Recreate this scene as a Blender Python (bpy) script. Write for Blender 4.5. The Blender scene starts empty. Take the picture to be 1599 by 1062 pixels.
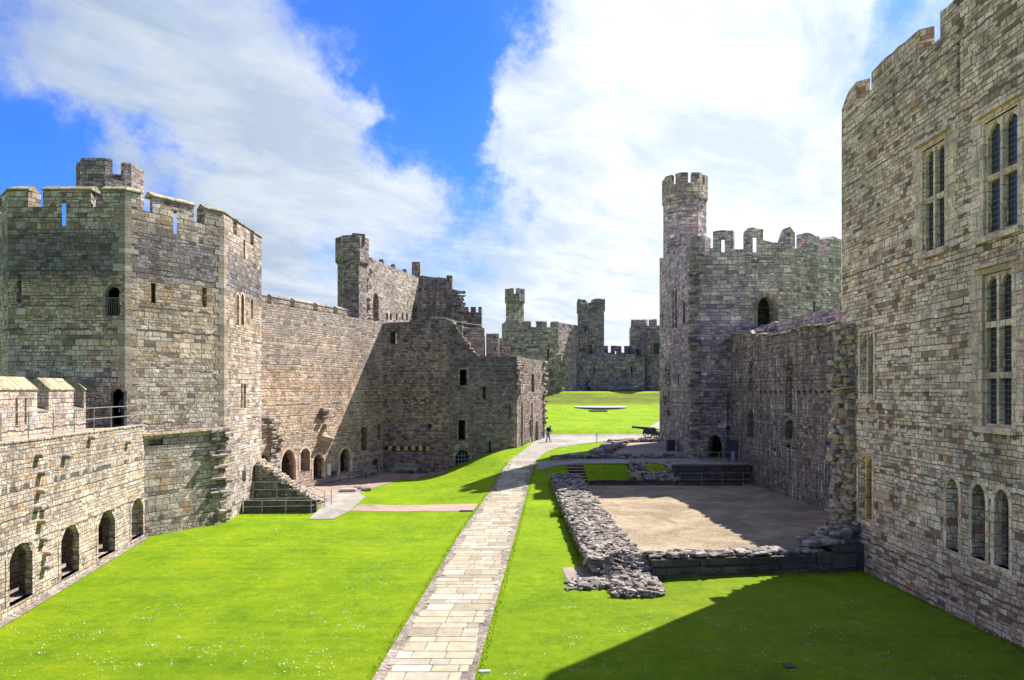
import bpy, bmesh, math, random
from math import radians, sin, cos, pi, sqrt
from mathutils import Vector, Matrix
from mathutils.geometry import tessellate_polygon
R = random.Random(7)
S = bpy.context.scene
COL = S.collection

# ------------------------------------------------------------------ camera, sky, sun, exposure
F = 1042.0; CX = 799.5; HY = 610.0            # photo calibration: focal length in px, horizon row
cam = bpy.data.cameras.new('camera'); co = bpy.data.objects.new('camera', cam); COL.objects.link(co)
co.location = (0, 0, 0); co.rotation_euler = (radians(90), 0, 0)
cam.sensor_width = 36; cam.lens = 36 * F / 1599; cam.shift_y = (HY - 531) / 1599
cam.clip_start = 0.1; cam.clip_end = 3000
S.camera = co
S.view_settings.view_transform = 'Standard'; S.view_settings.look = 'None'
S.view_settings.gamma = 1; S.view_settings.use_curve_mapping = False
S.view_settings.exposure = 1.1
SUNV = Vector((.507, .410, .758)).normalized()
sl = bpy.data.lights.new('sun', 'SUN'); sl.energy = 4.9; sl.angle = radians(.5); sl.color = (1, .955, .87)
so = bpy.data.objects.new('sun', sl); COL.objects.link(so)
so.rotation_euler = SUNV.to_track_quat('Z', 'Y').to_euler()
so.location = (60, 40, 90)

W = bpy.data.worlds.new('World'); S.world = W; W.use_nodes = True
nt = W.node_tree; nt.nodes.clear()
def nd(nt, t, **k):
    n = nt.nodes.new(t)
    for a, b in k.items(): setattr(n, a, b)
    return n
def lk(nt, a, b): nt.links.new(a, b)
def mth(nt, op, a, b=None, c=None, clamp=False):
    n = nt.nodes.new('ShaderNodeMath'); n.operation = op; n.use_clamp = clamp
    for i, v in enumerate((a, b, c)):
        if v is None: continue
        if isinstance(v, (int, float)): n.inputs[i].default_value = v
        else: nt.links.new(v, n.inputs[i])
    return n.outputs[0]
def mixc(nt, fac, a, b, mode='MIX'):
    n = nt.nodes.new('ShaderNodeMix'); n.data_type = 'RGBA'; n.blend_type = mode
    n.clamp_factor = True
    for s, v in ((n.inputs[0], fac), (n.inputs[6], a), (n.inputs[7], b)):
        if isinstance(v, (int, float)): s.default_value = v
        elif isinstance(v, tuple): s.default_value = v + (1,) if len(v) == 3 else v
        else: nt.links.new(v, s)
    return n.outputs[2]
def ramp(nt, fac, stops, interp='LINEAR'):
    n = nt.nodes.new('ShaderNodeValToRGB'); cr = n.color_ramp; cr.interpolation = interp
    while len(cr.elements) < len(stops): cr.elements.new(.5)
    for e, (p, c) in zip(cr.elements, stops):
        e.position = p
        e.color = (c, c, c, 1) if isinstance(c, (int, float)) else c + (1,)
    nt.links.new(fac, n.inputs[0]); return n.outputs[0]
def noise(nt, vec, scale, detail=4, rough=.55, dist=0, out=0):
    n = nt.nodes.new('ShaderNodeTexNoise'); n.inputs['Scale'].default_value = scale
    n.inputs['Detail'].default_value = detail; n.inputs['Roughness'].default_value = rough
    n.inputs['Distortion'].default_value = dist
    if vec is not None: nt.links.new(vec, n.inputs['Vector'])
    return n.outputs[out]
def sepxyz(nt, v):
    n = nt.nodes.new('ShaderNodeSeparateXYZ'); nt.links.new(v, n.inputs[0]); return n.outputs
def comb(nt, x, y, z=0):
    n = nt.nodes.new('ShaderNodeCombineXYZ')
    for i, v in enumerate((x, y, z)):
        if isinstance(v, (int, float)): n.inputs[i].default_value = v
        else: nt.links.new(v, n.inputs[i])
    return n.outputs[0]

sky = nd(nt, 'ShaderNodeTexSky', sky_type='NISHITA', sun_disc=False)
sky.sun_elevation = math.asin(SUNV.z); sky.sun_rotation = math.atan2(SUNV.x, SUNV.y)
sky.air_density = 1.0; sky.dust_density = .6; sky.ozone_density = 3.0
tc = nd(nt, 'ShaderNodeTexCoord').outputs['Generated']
dx, dy, dz = sepxyz(nt, tc)
zz = mth(nt, 'ADD', mth(nt, 'MAXIMUM', dz, 0.0), .16)
cv = comb(nt, mth(nt, 'DIVIDE', dx, zz), mth(nt, 'MULTIPLY', mth(nt, 'DIVIDE', dy, zz), .62))
dgx, dgy, _ = sepxyz(nt, cv)
rot = comb(nt, mth(nt, 'ADD', mth(nt, 'MULTIPLY', dgx, .85), mth(nt, 'MULTIPLY', dgy, .40)), mth(nt, 'MULTIPLY', mth(nt, 'SUBTRACT', mth(nt, 'MULTIPLY', dgy, .9), mth(nt, 'MULTIPLY', dgx, .4)), 1.9))
n1 = noise(nt, cv, 1.25, 9, .62, .5)
n2 = noise(nt, rot, 2.6, 10, .66, .55)
n3 = noise(nt, tc, 13, 9, .68, .7)
wn = nd(nt, 'ShaderNodeTexNoise'); wn.inputs['Scale'].default_value = 3.2; wn.inputs['Detail'].default_value = 9; wn.inputs['Roughness'].default_value = .62; lk(nt, tc, wn.inputs['Vector'])
wsb = nd(nt, 'ShaderNodeVectorMath', operation='SUBTRACT'); lk(nt, wn.outputs[1], wsb.inputs[0]); wsb.inputs[1].default_value = (.5, .5, .5)
wma = nd(nt, 'ShaderNodeVectorMath', operation='MULTIPLY_ADD'); lk(nt, wsb.outputs[0], wma.inputs[0]); wma.inputs[1].default_value = (.62, .3, .45); lk(nt, tc, wma.inputs[2])
wno = nd(nt, 'ShaderNodeVectorMath', operation='NORMALIZE'); lk(nt, wma.outputs[0], wno.inputs[0]); tcw = wno.outputs[0]
cov = mth(nt, 'ADD', mth(nt, 'MULTIPLY', n1, .75), mth(nt, 'ADD', mth(nt, 'MULTIPLY', n2, .75), mth(nt, 'MULTIPLY', n3, .42)))
def blob(px, py, rad, w):
    global cov
    v = Vector(((px - CX) / F, 1, (HY - py) / F)).normalized()
    d = nt.nodes.new('ShaderNodeVectorMath'); d.operation = 'DOT_PRODUCT'
    nt.links.new(tcw, d.inputs[0]); d.inputs[1].default_value = v
    m = nt.nodes.new('ShaderNodeMapRange'); m.interpolation_type = 'SMOOTHSTEP'
    nt.links.new(d.outputs['Value'], m.inputs[0])
    m.inputs[1].default_value = cos(radians(rad)); m.inputs[2].default_value = cos(radians(rad * .1))
    m.inputs[3].default_value = 0; m.inputs[4].default_value = w
    cov = mth(nt, 'ADD', cov, m.outputs[0])
for b in ((680, -40, 15, -.50), (640, 130, 10, -.34), (700, 210, 9, -.36), (770, 60, 7, -.25), (680, 330, 9, -.40), (690, 400, 6, -.22),
          (-60, 240, 16, -.55), (90, 250, 12, -.36), (-20, 40, 9, -.28), (240, 330, 7, -.10),
          (300, 60, 17, .28), (480, 300, 15, .30), (200, 130, 12, .12), (560, 400, 13, .26), (350, 380, 12, .2),
          (990, 130, 16, .40), (860, 310, 12, .30), (1250, 150, 24, .50), (1250, 420, 20, .35), (830, 440, 13, .28), (900, 520, 18, .35),
          (1140, 180, 3.5, -.30), (1290, 60, 7, -.42), (1120, 30, 3, -.15), (1430, 10, 7, -.25), (1240, 215, 3, -.2)):
    blob(*b)
mask = ramp(nt, cov, [(0.0, 0), (.56, 0), (.70, .38), (.84, .82), (1, 1)], 'EASE')
covR = nt.nodes.new('ShaderNodeMapRange'); covR.inputs[1].default_value = .0; covR.inputs[2].default_value = 1.55
nt.links.new(cov, covR.inputs[0])
mask = ramp(nt, covR.outputs[0], [(0, 0), (.38, .03), (.50, .20), (.62, .50), (.75, .82), (.94, 1)], 'LINEAR')
skyb = mixc(nt, 1.0, sky.outputs[0], (.20, .50, 1.15), 'MULTIPLY')
shade = noise(nt, rot, 2.4, 9, .65, .4)
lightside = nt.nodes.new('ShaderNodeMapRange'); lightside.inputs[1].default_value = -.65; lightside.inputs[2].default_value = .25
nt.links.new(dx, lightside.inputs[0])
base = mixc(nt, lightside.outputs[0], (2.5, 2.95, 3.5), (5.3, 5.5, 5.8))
far_l = nt.nodes.new('ShaderNodeMapRange'); far_l.inputs[1].default_value = -.70; far_l.inputs[2].default_value = -.86; nt.links.new(dx, far_l.inputs[0])   # unseen bright cloud added left of frame to fill the shaded walls
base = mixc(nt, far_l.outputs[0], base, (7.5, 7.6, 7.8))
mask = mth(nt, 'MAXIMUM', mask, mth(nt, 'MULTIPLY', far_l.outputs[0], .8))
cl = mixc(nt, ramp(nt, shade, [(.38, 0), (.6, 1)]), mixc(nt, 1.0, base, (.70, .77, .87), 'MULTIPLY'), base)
bk = nt.nodes.new('ShaderNodeMapRange'); bk.inputs[1].default_value = -.35; bk.inputs[2].default_value = .25; bk.inputs[3].default_value = .55; nt.links.new(dy, bk.inputs[0])   # unseen sky behind the camera, dimmed to deepen shade on walls facing it
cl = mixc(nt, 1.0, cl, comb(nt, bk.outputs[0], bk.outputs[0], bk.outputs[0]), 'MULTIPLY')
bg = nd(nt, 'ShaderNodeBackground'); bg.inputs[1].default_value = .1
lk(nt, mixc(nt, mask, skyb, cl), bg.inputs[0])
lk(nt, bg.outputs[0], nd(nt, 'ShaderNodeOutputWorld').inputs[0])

# ------------------------------------------------------------------ ground profile
def interp(x, pts):
    if x <= pts[0][0]: return pts[0][1]
    for (a, b), (c, d) in zip(pts, pts[1:]):
        if x <= c: return b + (d - b) * (x - a) / (c - a)
    return pts[-1][1]
def sm(t): t = max(0, min(1, t)); return t * t * (3 - 2 * t)
FAR = [(80.2, -4.85), (92, -4.1), (105, -3.3), (112, -2.85), (119, -2.55), (121, -2.2), (127, -.35), (128.5, -.15), (150, -.1), (190, -9), (900, -12)]
ZP = [(-5, -9.1), (20, -8.85), (32, -8.6), (40, -8.4), (48, -8.0), (52, -7.7), (56, -7.15), (60, -6.4), (65, -5.9), (70, -5.55), (79, -5.35)] + FAR
ZL = [(-5, -9.1), (20, -8.85), (39, -8.45), (50, -8.22), (79, -8.2)] + FAR
ZR = [(-5, -8.1), (20, -8.1), (30.15, -8.42), (30.95, -7.8), (55.15, -7.8), (55.3, -7.4), (57.3, -6.3), (60, -6.2), (62, -6.0), (70, -5.6), (79, -5.35)] + FAR
ZT = [(55.2, -7.8), (55.4, -7.7), (56.2, -6.22)]
def gz(x, y):
    zp = interp(y, ZP)
    if x < 0:
        return zp + (interp(y, ZL) - zp) * sm(-x / 9.0)
    if 22 < y < 36 and x > 6.35: y -= (min(x, 18) - 6.35) * .113 * min(1, (y - 22) / 4, (36 - y) / 3)     # the plinth wall runs askew
    if y < 30.05: t = sm((x - 1) / 11)
    elif y < 55.5: t = sm((x - 3.9) / 1.0)
    else: t = sm((x - 1.5) / 4)
    zr = interp(y, ZR)
    if 54.9 < y < 57.3 and x > 11.2: zr = interp(y, ZT)
    return zp + (zr - zp) * t
def G(px, py, z=None):
    """world point on the ground seen at a photo pixel"""
    k = (px - CX) / F; m = (HY - py) / F
    if z is not None: y = z / m; return Vector((k * y, y, z))
    y = 12.0; last = y
    while y < 200:
        if m * y < gz(k * y, y): break
        last = y; y += .2
    for _ in range(12):
        mid = (last + y) / 2
        if m * mid < gz(k * mid, mid): y = mid
        else: last = mid
    return Vector((k * y, y, m * y))
def P(px, py, Y): return Vector(((px - CX) / F * Y, Y, (HY - py) / F * Y))

# ------------------------------------------------------------------ mesh helpers
class MB:
    def __init__(s): s.v = []; s.f = []; s.m = []; s.t = []; s.g = []; s.tan = None
    def add(s, vs, fs, m=0, tone=None):
        o = len(s.v); s.v += [tuple(v) for v in vs]
        t = R.random() if tone is None else tone
        for f in fs: s.f.append([o + i for i in f]); s.m.append(m); s.t.append(t); s.g.append(s.tan)
    def box(s, c, size, rz=0, m=0, tone=None, rx=0, ry=0):
        hx, hy, hz = [q / 2 for q in size]
        M = Matrix.Translation(Vector(c)) @ Matrix.Rotation(rz, 4, 'Z') @ Matrix.Rotation(ry, 4, 'Y') @ Matrix.Rotation(rx, 4, 'X')
        vs = [M @ Vector((x, y, z)) for z in (-hz, hz) for x, y in ((-hx, -hy), (hx, -hy), (hx, hy), (-hx, hy))]
        s.add(vs, [(3, 2, 1, 0), (4, 5, 6, 7), (0, 1, 5, 4), (1, 2, 6, 5), (2, 3, 7, 6), (3, 0, 4, 7)], m, tone)
    def stone(s, c, size, rz=0, j=.18, m=0, tilt=.0):
        """a rough block: chamfered, jittered"""
        hx, hy, hz = [q / 2 for q in size]
        M = Matrix.Translation(Vector(c)) @ Matrix.Rotation(rz, 4, 'Z') @ Matrix.Rotation(R.uniform(-tilt, tilt), 4, 'X') @ Matrix.Rotation(R.uniform(-tilt, tilt), 4, 'Y')
        vs = []
        jj = lambda: 1 + R.uniform(-j, j)
        for z, k in ((-hz, .92), (hz * .45, 1.0), (hz, .78)):
            for x, y in ((-1, -1), (1, -1), (1, 1), (-1, 1)):
                vs.append(M @ Vector((x * hx * k * jj(), y * hy * k * jj(), z + R.uniform(-j, j) * hz * .5)))
        s.add(vs, [(3, 2, 1, 0), (8, 9, 10, 11)] + [(a + b, a + (b + 1) % 4, a + 4 + (b + 1) % 4, a + 4 + b) for a in (0, 4) for b in range(4)], m)
    def tube(s, a, b, r, n=8, r2=None, m=0, caps=True):
        a = Vector(a); b = Vector(b); r2 = r if r2 is None else r2
        d = (b - a).normalized(); u = d.orthogonal().normalized(); w = d.cross(u)
        vs = [a + (u * cos(2 * pi * i / n) + w * sin(2 * pi * i / n)) * r for i in range(n)] + \
             [b + (u * cos(2 * pi * i / n) + w * sin(2 * pi * i / n)) * r2 for i in range(n)]
        fs = [(i, (i + 1) % n, n + (i + 1) % n, n + i) for i in range(n)]
        if caps: fs += [tuple(range(n))[::-1], tuple(range(n, 2 * n))]
        s.add(vs, fs, m)
    def prism(s, poly, z0, z1, m=0, tone=None):
        n = len(poly)
        vs = [(x, y, z0) for x, y in poly] + [(x, y, z1) for x, y in poly]
        s.add(vs, [tuple(range(n))[::-1], tuple(range(n, 2 * n))] + [(i, (i + 1) % n, n + (i + 1) % n, n + i) for i in range(n)], m, tone)
    def build(s, name, mats, parent=None, smooth=False, bev=0):
        me = bpy.data.meshes.new(name); me.from_pydata(s.v, [], s.f)
        for mt in (mats if isinstance(mats, (list, tuple)) else [mats]): me.materials.append(mt)
        for p, mi in zip(me.polygons, s.m): p.material_index = mi
        uv = me.uv_layers.new(name='UVMap'); ca = me.color_attributes.new('tone', 'FLOAT_COLOR', 'CORNER'); uv = me.uv_layers['UVMap']; ca = me.color_attributes['tone']
        gl_ = s.g if len(s.g) == len(s.f) else [None] * len(s.f)
        for p, t, tg in zip(me.polygons, s.t, gl_):
            n = p.normal
            if abs(n.z) > .75 or (n.x == 0 and n.y == 0): tx = None
            else:
                l = sqrt(n.x * n.x + n.y * n.y); a_ = round(math.atan2(n.x, -n.y) * 90) / 90; tx = (cos(a_), sin(a_))
                if tg is not None: tx = (tg[0], tg[1])
            for li in p.loop_indices:
                c = me.vertices[me.loops[li].vertex_index].co
                uv.data[li].uv = (c.x, c.y) if tx is None else (c.x * tx[0] + c.y * tx[1] + 7.3 * round(tx[1], 2), c.z)
                ca.data[li].color = (t, t, t, 1)
        if smooth: me.shade_smooth()
        me.update()
        o = bpy.data.objects.new(name, me); COL.objects.link(o)
        if bev:
            b = o.modifiers.new('bevel', 'BEVEL'); b.width = bev; b.segments = 2; b.limit_method = 'ANGLE'
        if parent:
            o.parent = parent
            o.matrix_parent_inverse = Matrix.Translation(-parent.location) if not any(parent.rotation_euler) else parent.matrix_basis.inverted()
        return o
def tag(o, label=None, cat=None, group=None, kind=None):
    if label: o['label'] = label
    if cat: o['category'] = cat
    if group: o['group'] = group
    if kind: o['kind'] = kind
    return o
def thing(name, loc, label, cat, group=None):
    e = bpy.data.objects.new(name, None); COL.objects.link(e); e.location = loc; e.empty_display_size = .3
    return tag(e, label, cat, group)
def copy_tree(o, parent=None):
    c = o.copy(); COL.objects.link(c); c.parent = parent
    if parent: c.matrix_parent_inverse = o.matrix_parent_inverse.copy()
    for ch in list(o.children): copy_tree(ch, c)
    return c

# ------------------------------------------------------------------ materials
def mat(name):
    m = bpy.data.materials.new(name); m.use_nodes = True; t = m.node_tree
    return m, t, t.nodes['Principled BSDF']
def plain(name, col, rough=.7, metal=0, var=.15, scale=6):
    m, t, b = mat(name)
    o = nd(t, 'ShaderNodeTexCoord').outputs['Object']
    n = noise(t, o, scale, 5)
    lk(t, mixc(t, n, tuple(c * (1 - var) for c in col), tuple(min(1, c * (1 + var)) for c in col)), b.inputs['Base Color'])
    b.inputs['Roughness'].default_value = rough; b.inputs['Metallic'].default_value = metal
    return m
GREY = [(0, (.09, .088, .10)), (.14, (.15, .14, .15)), (.3, (.25, .228, .22)), (.48, (.33, .30, .28)), (.62, (.24, .20, .175)),
        (.74, (.38, .35, .32)), (.84, (.20, .18, .185)), (.92, (.34, .27, .19)), (.97, (.46, .43, .40)), (1, (.25, .17, .12))]
COOL = [(0, (.08, .075, .09)), (.2, (.14, .13, .15)), (.45, (.22, .205, .215)), (.6, (.16, .145, .15)), (.8, (.30, .28, .28)), (.93, (.22, .185, .155)), (1, (.40, .38, .38))]
WARM = [(0, (.14, .115, .105)), (.12, (.25, .215, .185)), (.3, (.38, .34, .30)), (.45, (.47, .43, .385)), (.6, (.33, .28, .23)), (.75, (.52, .475, .43)), (.86, (.25, .205, .165)), (.94, (.39, .30, .18)), (.975, (.33, .20, .14)), (1, (.52, .48, .44))]
GOLD = [(0, (.20, .165, .145)), (.15, (.38, .32, .265)), (.4, (.50, .44, .37)), (.6, (.33, .29, .265)), (.8, (.56, .50, .43)), (.93, (.47, .35, .20)), (1, (.38, .25, .17))]
QUEEN = [(0, (.13, .10, .085)), (.12, (.27, .22, .175)), (.24, (.45, .40, .345)), (.42, (.56, .52, .48)), (.58, (.44, .385, .33)), (.7, (.60, .56, .52)), (.82, (.28, .22, .165)), (.9, (.50, .44, .36)), (.965, (.40, .30, .18)), (.98, (.36, .17, .12)), (1, (.60, .57, .53))]
def stone(name, tones, bw=.42, bh=.19, bands=None, gain=1.0, streak=0.0, bump=1.0, mort=(.06, .054, .05), seed=0.0, white=0.0, coarse=.5):
    m, t, b = mat(name)
    uvn = nd(t, 'ShaderNodeUVMap'); uvn.uv_map = 'UVMap'
    u, v, _ = sepxyz(t, uvn.outputs[0])
    u = mth(t, 'ADD', u, seed * 3.1)
    geo = nd(t, 'ShaderNodeNewGeometry').outputs['Position']
    gx, gy, gzz = sepxyz(t, geo)
    rown = noise(t, comb(t, seed, mth(t, 'MULTIPLY', v, 1.3)), 1, 2, .6)
    v2 = mth(t, 'ADD', v, mth(t, 'MULTIPLY', rown, .75))
    uvv = comb(t, u, v2)
    wob = noise(t, uvv, 2.2, 4, .65, 0, 1)
    sub = nd(t, 'ShaderNodeVectorMath', operation='MULTIPLY_ADD'); lk(t, wob, sub.inputs[0]); sub.inputs[1].default_value = (.26, .13, 0); lk(t, uvv, sub.inputs[2])
    def brick(w, h, off=.5):
        n = nd(t, 'ShaderNodeTexBrick'); n.offset = off; n.squash = .62; n.squash_frequency = 3; n.offset_frequency = 2
        n.inputs['Color1'].default_value = (0, 0, 0, 1); n.inputs['Color2'].default_value = (1, 1, 1, 1); n.inputs['Mortar'].default_value = (.5, .5, .5, 1)
        n.inputs['Scale'].default_value = 1; n.inputs['Mortar Size'].default_value = .017 * (h / .19) ** .5; n.inputs['Mortar Smooth'].default_value = .55
        n.inputs['Brick Width'].default_value = w; n.inputs['Row Height'].default_value = h
        lk(t, sub.outputs[0], n.inputs['Vector']); return n
    b1 = brick(bw, bh, .43); b2 = brick(bw * 1.55, bh * 1.5, .37)
    sel = ramp(t, noise(t, comb(t, u, mth(t, 'MULTIPLY', v, 1.6)), .33, 4, .6), [(coarse - .02, 0), (coarse + .02, 1)])
    tone = mixc(t, sel, b1.outputs['Color'], b2.outputs['Color']); fac = mixc(t, sel, b1.outputs['Fac'], b2.outputs['Fac'])
    col = ramp(t, tone, tones)
    # weathering patches, grain and soft courses
    big = noise(t, geo, .28, 5, .6)
    col = mixc(t, 1, col, ramp(t, big, [(.3, (.74, .73, .73)), (.52, (1, .99, .97)), (.72, (1.24, 1.21, 1.15))]), 'MULTIPLY')
    mid = noise(t, geo, 1.6, 5, .65)
    col = mixc(t, 1, col, ramp(t, mid, [(.32, .72), (.66, 1.27)]), 'MULTIPLY')
    grain = noise(t, geo, 14, 7, .72)
    col = mixc(t, 1, col, ramp(t, grain, [(.28, .5), (.5, 1.02), (.74, 1.5)]), 'MULTIPLY')
    stn = noise(t, comb(t, mth(t, 'MULTIPLY', u, .55), mth(t, 'MULTIPLY', v, .22), 1.7 + seed), 1, 7, .68, .4)
    col = mixc(t, mth(t, 'MULTIPLY', ramp(t, stn, [(.52, 0), (.62, 1)]), .3), col, (.10, .092, .09))
    if bands:
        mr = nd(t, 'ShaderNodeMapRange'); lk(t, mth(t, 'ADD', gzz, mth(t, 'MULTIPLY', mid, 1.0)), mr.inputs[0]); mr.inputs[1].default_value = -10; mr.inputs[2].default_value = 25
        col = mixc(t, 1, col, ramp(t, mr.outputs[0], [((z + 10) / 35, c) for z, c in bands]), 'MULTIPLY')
    if streak:
        s1 = noise(t, comb(t, mth(t, 'MULTIPLY', u, 2.2), mth(t, 'MULTIPLY', v, .16), 3.0 + seed), 1, 5, .65)
        col = mixc(t, mth(t, 'MULTIPLY', ramp(t, s1, [(.42, 0), (.62, 1)]), streak), col, (.075, .075, .085))
    if white:
        s2 = noise(t, comb(t, mth(t, 'MULTIPLY', u, 5), mth(t, 'MULTIPLY', v, .35), 9.0 + seed), 1, 4, .6)
        s3 = noise(t, comb(t, u, v, 5.0), .45, 3, .5)
        col = mixc(t, mth(t, 'MULTIPLY', mth(t, 'MULTIPLY', ramp(t, s2, [(.56, 0), (.66, 1)]), ramp(t, s3, [(.5, 0), (.62, 1)])), white), col, (.62, .62, .60))
    col = mixc(t, 1, col, (gain * 1.17, gain * 1.12, gain * 1.12), 'MULTIPLY')
    col = mixc(t, mth(t, 'MULTIPLY', fac, .85), col, tuple(c * gain for c in mort))
    lk(t, col, b.inputs['Base Color'])
    b.inputs['Roughness'].default_value = .93; b.inputs['Specular IOR Level'].default_value = .2
    h = mth(t, 'ADD', mth(t, 'MULTIPLY', fac, -1.0), mth(t, 'ADD', mth(t, 'MULTIPLY', tone, .75), mth(t, 'ADD', mth(t, 'MULTIPLY', grain, .8), mth(t, 'MULTIPLY', noise(t, geo, 5, 4, .6), 1.1))))
    bp = nd(t, 'ShaderNodeBump'); bp.inputs['Strength'].default_value = 1.0; bp.inputs['Distance'].default_value = .085 * bump
    lk(t, h, bp.inputs['Height']); lk(t, bp.outputs[0], b.inputs['Normal'])
    return m
M = {}
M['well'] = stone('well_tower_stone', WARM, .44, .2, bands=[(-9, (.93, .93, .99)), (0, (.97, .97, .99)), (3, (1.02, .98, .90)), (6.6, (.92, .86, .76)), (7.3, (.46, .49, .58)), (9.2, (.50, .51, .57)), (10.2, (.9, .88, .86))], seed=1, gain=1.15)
M['gallery'] = stone('gallery_stone', GOLD, .40, .19, gain=1.03, seed=2, coarse=.56)
M['curtain'] = stone('curtain_stone', GOLD, .40, .18, bands=[(-9, (.95, .93, .93)), (-3, (1, .93, .87)), (1, (1.04, .9, .85)), (3, (.88, .84, .83)), (7, (.80, .80, .82))], seed=3, coarse=.6, gain=1.12)
M['gate'] = stone('gatehouse_stone', GREY, .44, .2, bands=[(-9, (.85, .82, .82)), (-4, (.92, .88, .86)), (-1, (1.06, .96, .90)), (3, (1.05, .98, .92)), (7, (.9, .88, .84)), (15, (1.2, 1.17, 1.1))], seed=4, coarse=.6, streak=.25)
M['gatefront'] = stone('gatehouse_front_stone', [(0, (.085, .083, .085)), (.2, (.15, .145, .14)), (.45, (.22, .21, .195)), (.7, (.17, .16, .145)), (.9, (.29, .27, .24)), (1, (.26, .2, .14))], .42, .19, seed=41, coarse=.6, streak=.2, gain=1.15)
M['gatelit'] = stone('gatehouse_lit_stone', WARM, .42, .2, seed=5, coarse=.6, gain=1.0)  # paler copy of the gatehouse stone, sunlit brightness put into the colour
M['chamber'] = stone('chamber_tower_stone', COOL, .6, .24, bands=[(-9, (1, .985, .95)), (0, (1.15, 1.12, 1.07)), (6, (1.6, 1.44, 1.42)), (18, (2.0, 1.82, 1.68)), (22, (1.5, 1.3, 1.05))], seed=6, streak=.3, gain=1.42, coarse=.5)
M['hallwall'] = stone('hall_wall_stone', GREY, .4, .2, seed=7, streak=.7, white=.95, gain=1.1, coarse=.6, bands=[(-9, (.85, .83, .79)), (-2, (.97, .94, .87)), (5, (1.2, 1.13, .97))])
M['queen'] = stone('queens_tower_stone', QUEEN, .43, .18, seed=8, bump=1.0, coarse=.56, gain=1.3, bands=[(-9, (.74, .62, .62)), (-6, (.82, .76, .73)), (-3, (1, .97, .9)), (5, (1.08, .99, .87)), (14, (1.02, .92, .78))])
M['far'] = stone('distant_tower_stone', GREY, .8, .35, seed=9, gain=1.15, coarse=.5, streak=.2, bands=[(-9, (1.08, .96, 1.06)), (20, (1.1, 1.0, 1.08))])
M['fardark'] = stone('distant_dark_stone', COOL, .8, .35, seed=10, gain=1.15, coarse=.5, streak=.4, bands=[(-9, (1.08, .94, 1.06)), (20, (1.1, .97, 1.06))])
M['dressed'] = stone('dressed_stone', [(0, (.30, .235, .175)), (.5, (.44, .355, .275)), (1, (.36, .31, .27))], .6, .4, seed=11, bump=.35, gain=1.45, mort=(.22, .19, .15))
M['dressedgrey'] = stone('grey_dressed_stone', [(0, (.17, .155, .14)), (.5, (.27, .245, .21)), (1, (.34, .31, .27))], .6, .35, seed=31, bump=.8)
M['goldstone'] = stone('golden_dressed_stone', [(0, (.48, .31, .10)), (1, (.55, .38, .15))], .7, .5, seed=12, bump=.3, gain=1.1)
M['coping'] = stone('coping_stone', [(0, (.20, .185, .115)), (.5, (.31, .28, .18)), (1, (.38, .35, .25))], .5, .8, seed=13, bump=.5, mort=(.2, .18, .12))
M['coldcoping'] = stone('grey_coping_stone', [(0, (.2, .2, .17)), (.5, (.28, .27, .22)), (1, (.33, .31, .25))], .7, .8, seed=15, bump=.5, mort=(.1, .1, .08))
M['plinth'] = stone('dark_plinth_stone', [(0, (.05, .048, .042)), (.5, (.085, .08, .068)), (1, (.12, .11, .095))], 1.3, .34, seed=14, bump=.5, mort=(.02, .02, .02), streak=.4)
def rubblemat(name, stops, gain=1):
    m, t, b = mat(name)
    a = nd(t, 'ShaderNodeAttribute'); a.attribute_name = 'tone'
    g = nd(t, 'ShaderNodeNewGeometry').outputs['Position']
    n = noise(t, g, 9, 8, .7)
    c = mixc(t, 1, ramp(t, a.outputs['Fac'], stops), ramp(t, n, [(.3, (.58, .53, .54)), (.7, (1.38, 1.28, 1.26))]), 'MULTIPLY')
    c = mixc(t, ramp(t, noise(t, g, 2.5, 4), [(.62, 0), (.7, .5)]), c, (.34, .31, .28))
    lk(t, c, b.inputs['Base Color']); b.inputs['Roughness'].default_value = .95; b.inputs['Specular IOR Level'].default_value = .2
    bp = nd(t, 'ShaderNodeBump'); bp.inputs['Distance'].default_value = .05; lk(t, n, bp.inputs['Height']); lk(t, bp.outputs[0], b.inputs['Normal'])
    return m
M['rubble'] = rubblemat('rubble', [(0, (.12, .115, .11)), (.3, (.22, .205, .185)), (.6, (.32, .30, .265)), (.85, (.40, .37, .32)), (1, (.36, .29, .2))])
M['rubblepale'] = rubblemat('pale_rubble', [(0, (.2, .18, .15)), (.3, (.33, .30, .25)), (.7, (.42, .38, .32)), (1, (.44, .34, .2))])
M['quoin'] = rubblemat('quoin_stone', [(0, (.22, .19, .155)), (.4, (.34, .30, .25)), (.75, (.43, .385, .33)), (1, (.36, .27, .19))])
M['slate'] = rubblemat('slate_rubble', [(0, (.10, .095, .095)), (.35, (.2, .185, .165)), (.7, (.31, .29, .255)), (1, (.42, .39, .34))])
M['dark'] = plain('painted_opening_shade', (.03, .03, .033), .9)
M['metal'] = plain('grey_green_metal', (.24, .27, .24), .5, .3)
M['wood'] = plain('weathered_teak', (.33, .31, .29), .8, 0, .3, 12)
M['iron'] = plain('black_iron', (.035, .037, .042), .45, .5, .3)
M['black'] = plain('black_plastic', (.022, .024, .03), .5)
M['white'] = plain('white_enamel', (.75, .75, .72), .6)
M['bluesign'] = plain('blue_panel', (.015, .022, .07), .5)
M['bluepaint'] = plain('pale_blue_paint', (.25, .30, .42), .6)
M['skin'] = plain('skin', (.48, .28, .2), .6)
M['hair'] = plain('dark_hair', (.04, .028, .02), .7)
def cloth(n, c): return plain(n, c, .9, 0, .25, 14)
M['redcloth'] = cloth('red_cloth', (.45, .03, .04)); M['navy'] = cloth('navy_cloth', (.02, .03, .12)); M['denim'] = cloth('denim', (.10, .16, .34)); M['blackcloth'] = cloth('black_cloth', (.02, .022, .03)); M['whitecloth'] = cloth('white_cloth', (.7, .7, .7))
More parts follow.
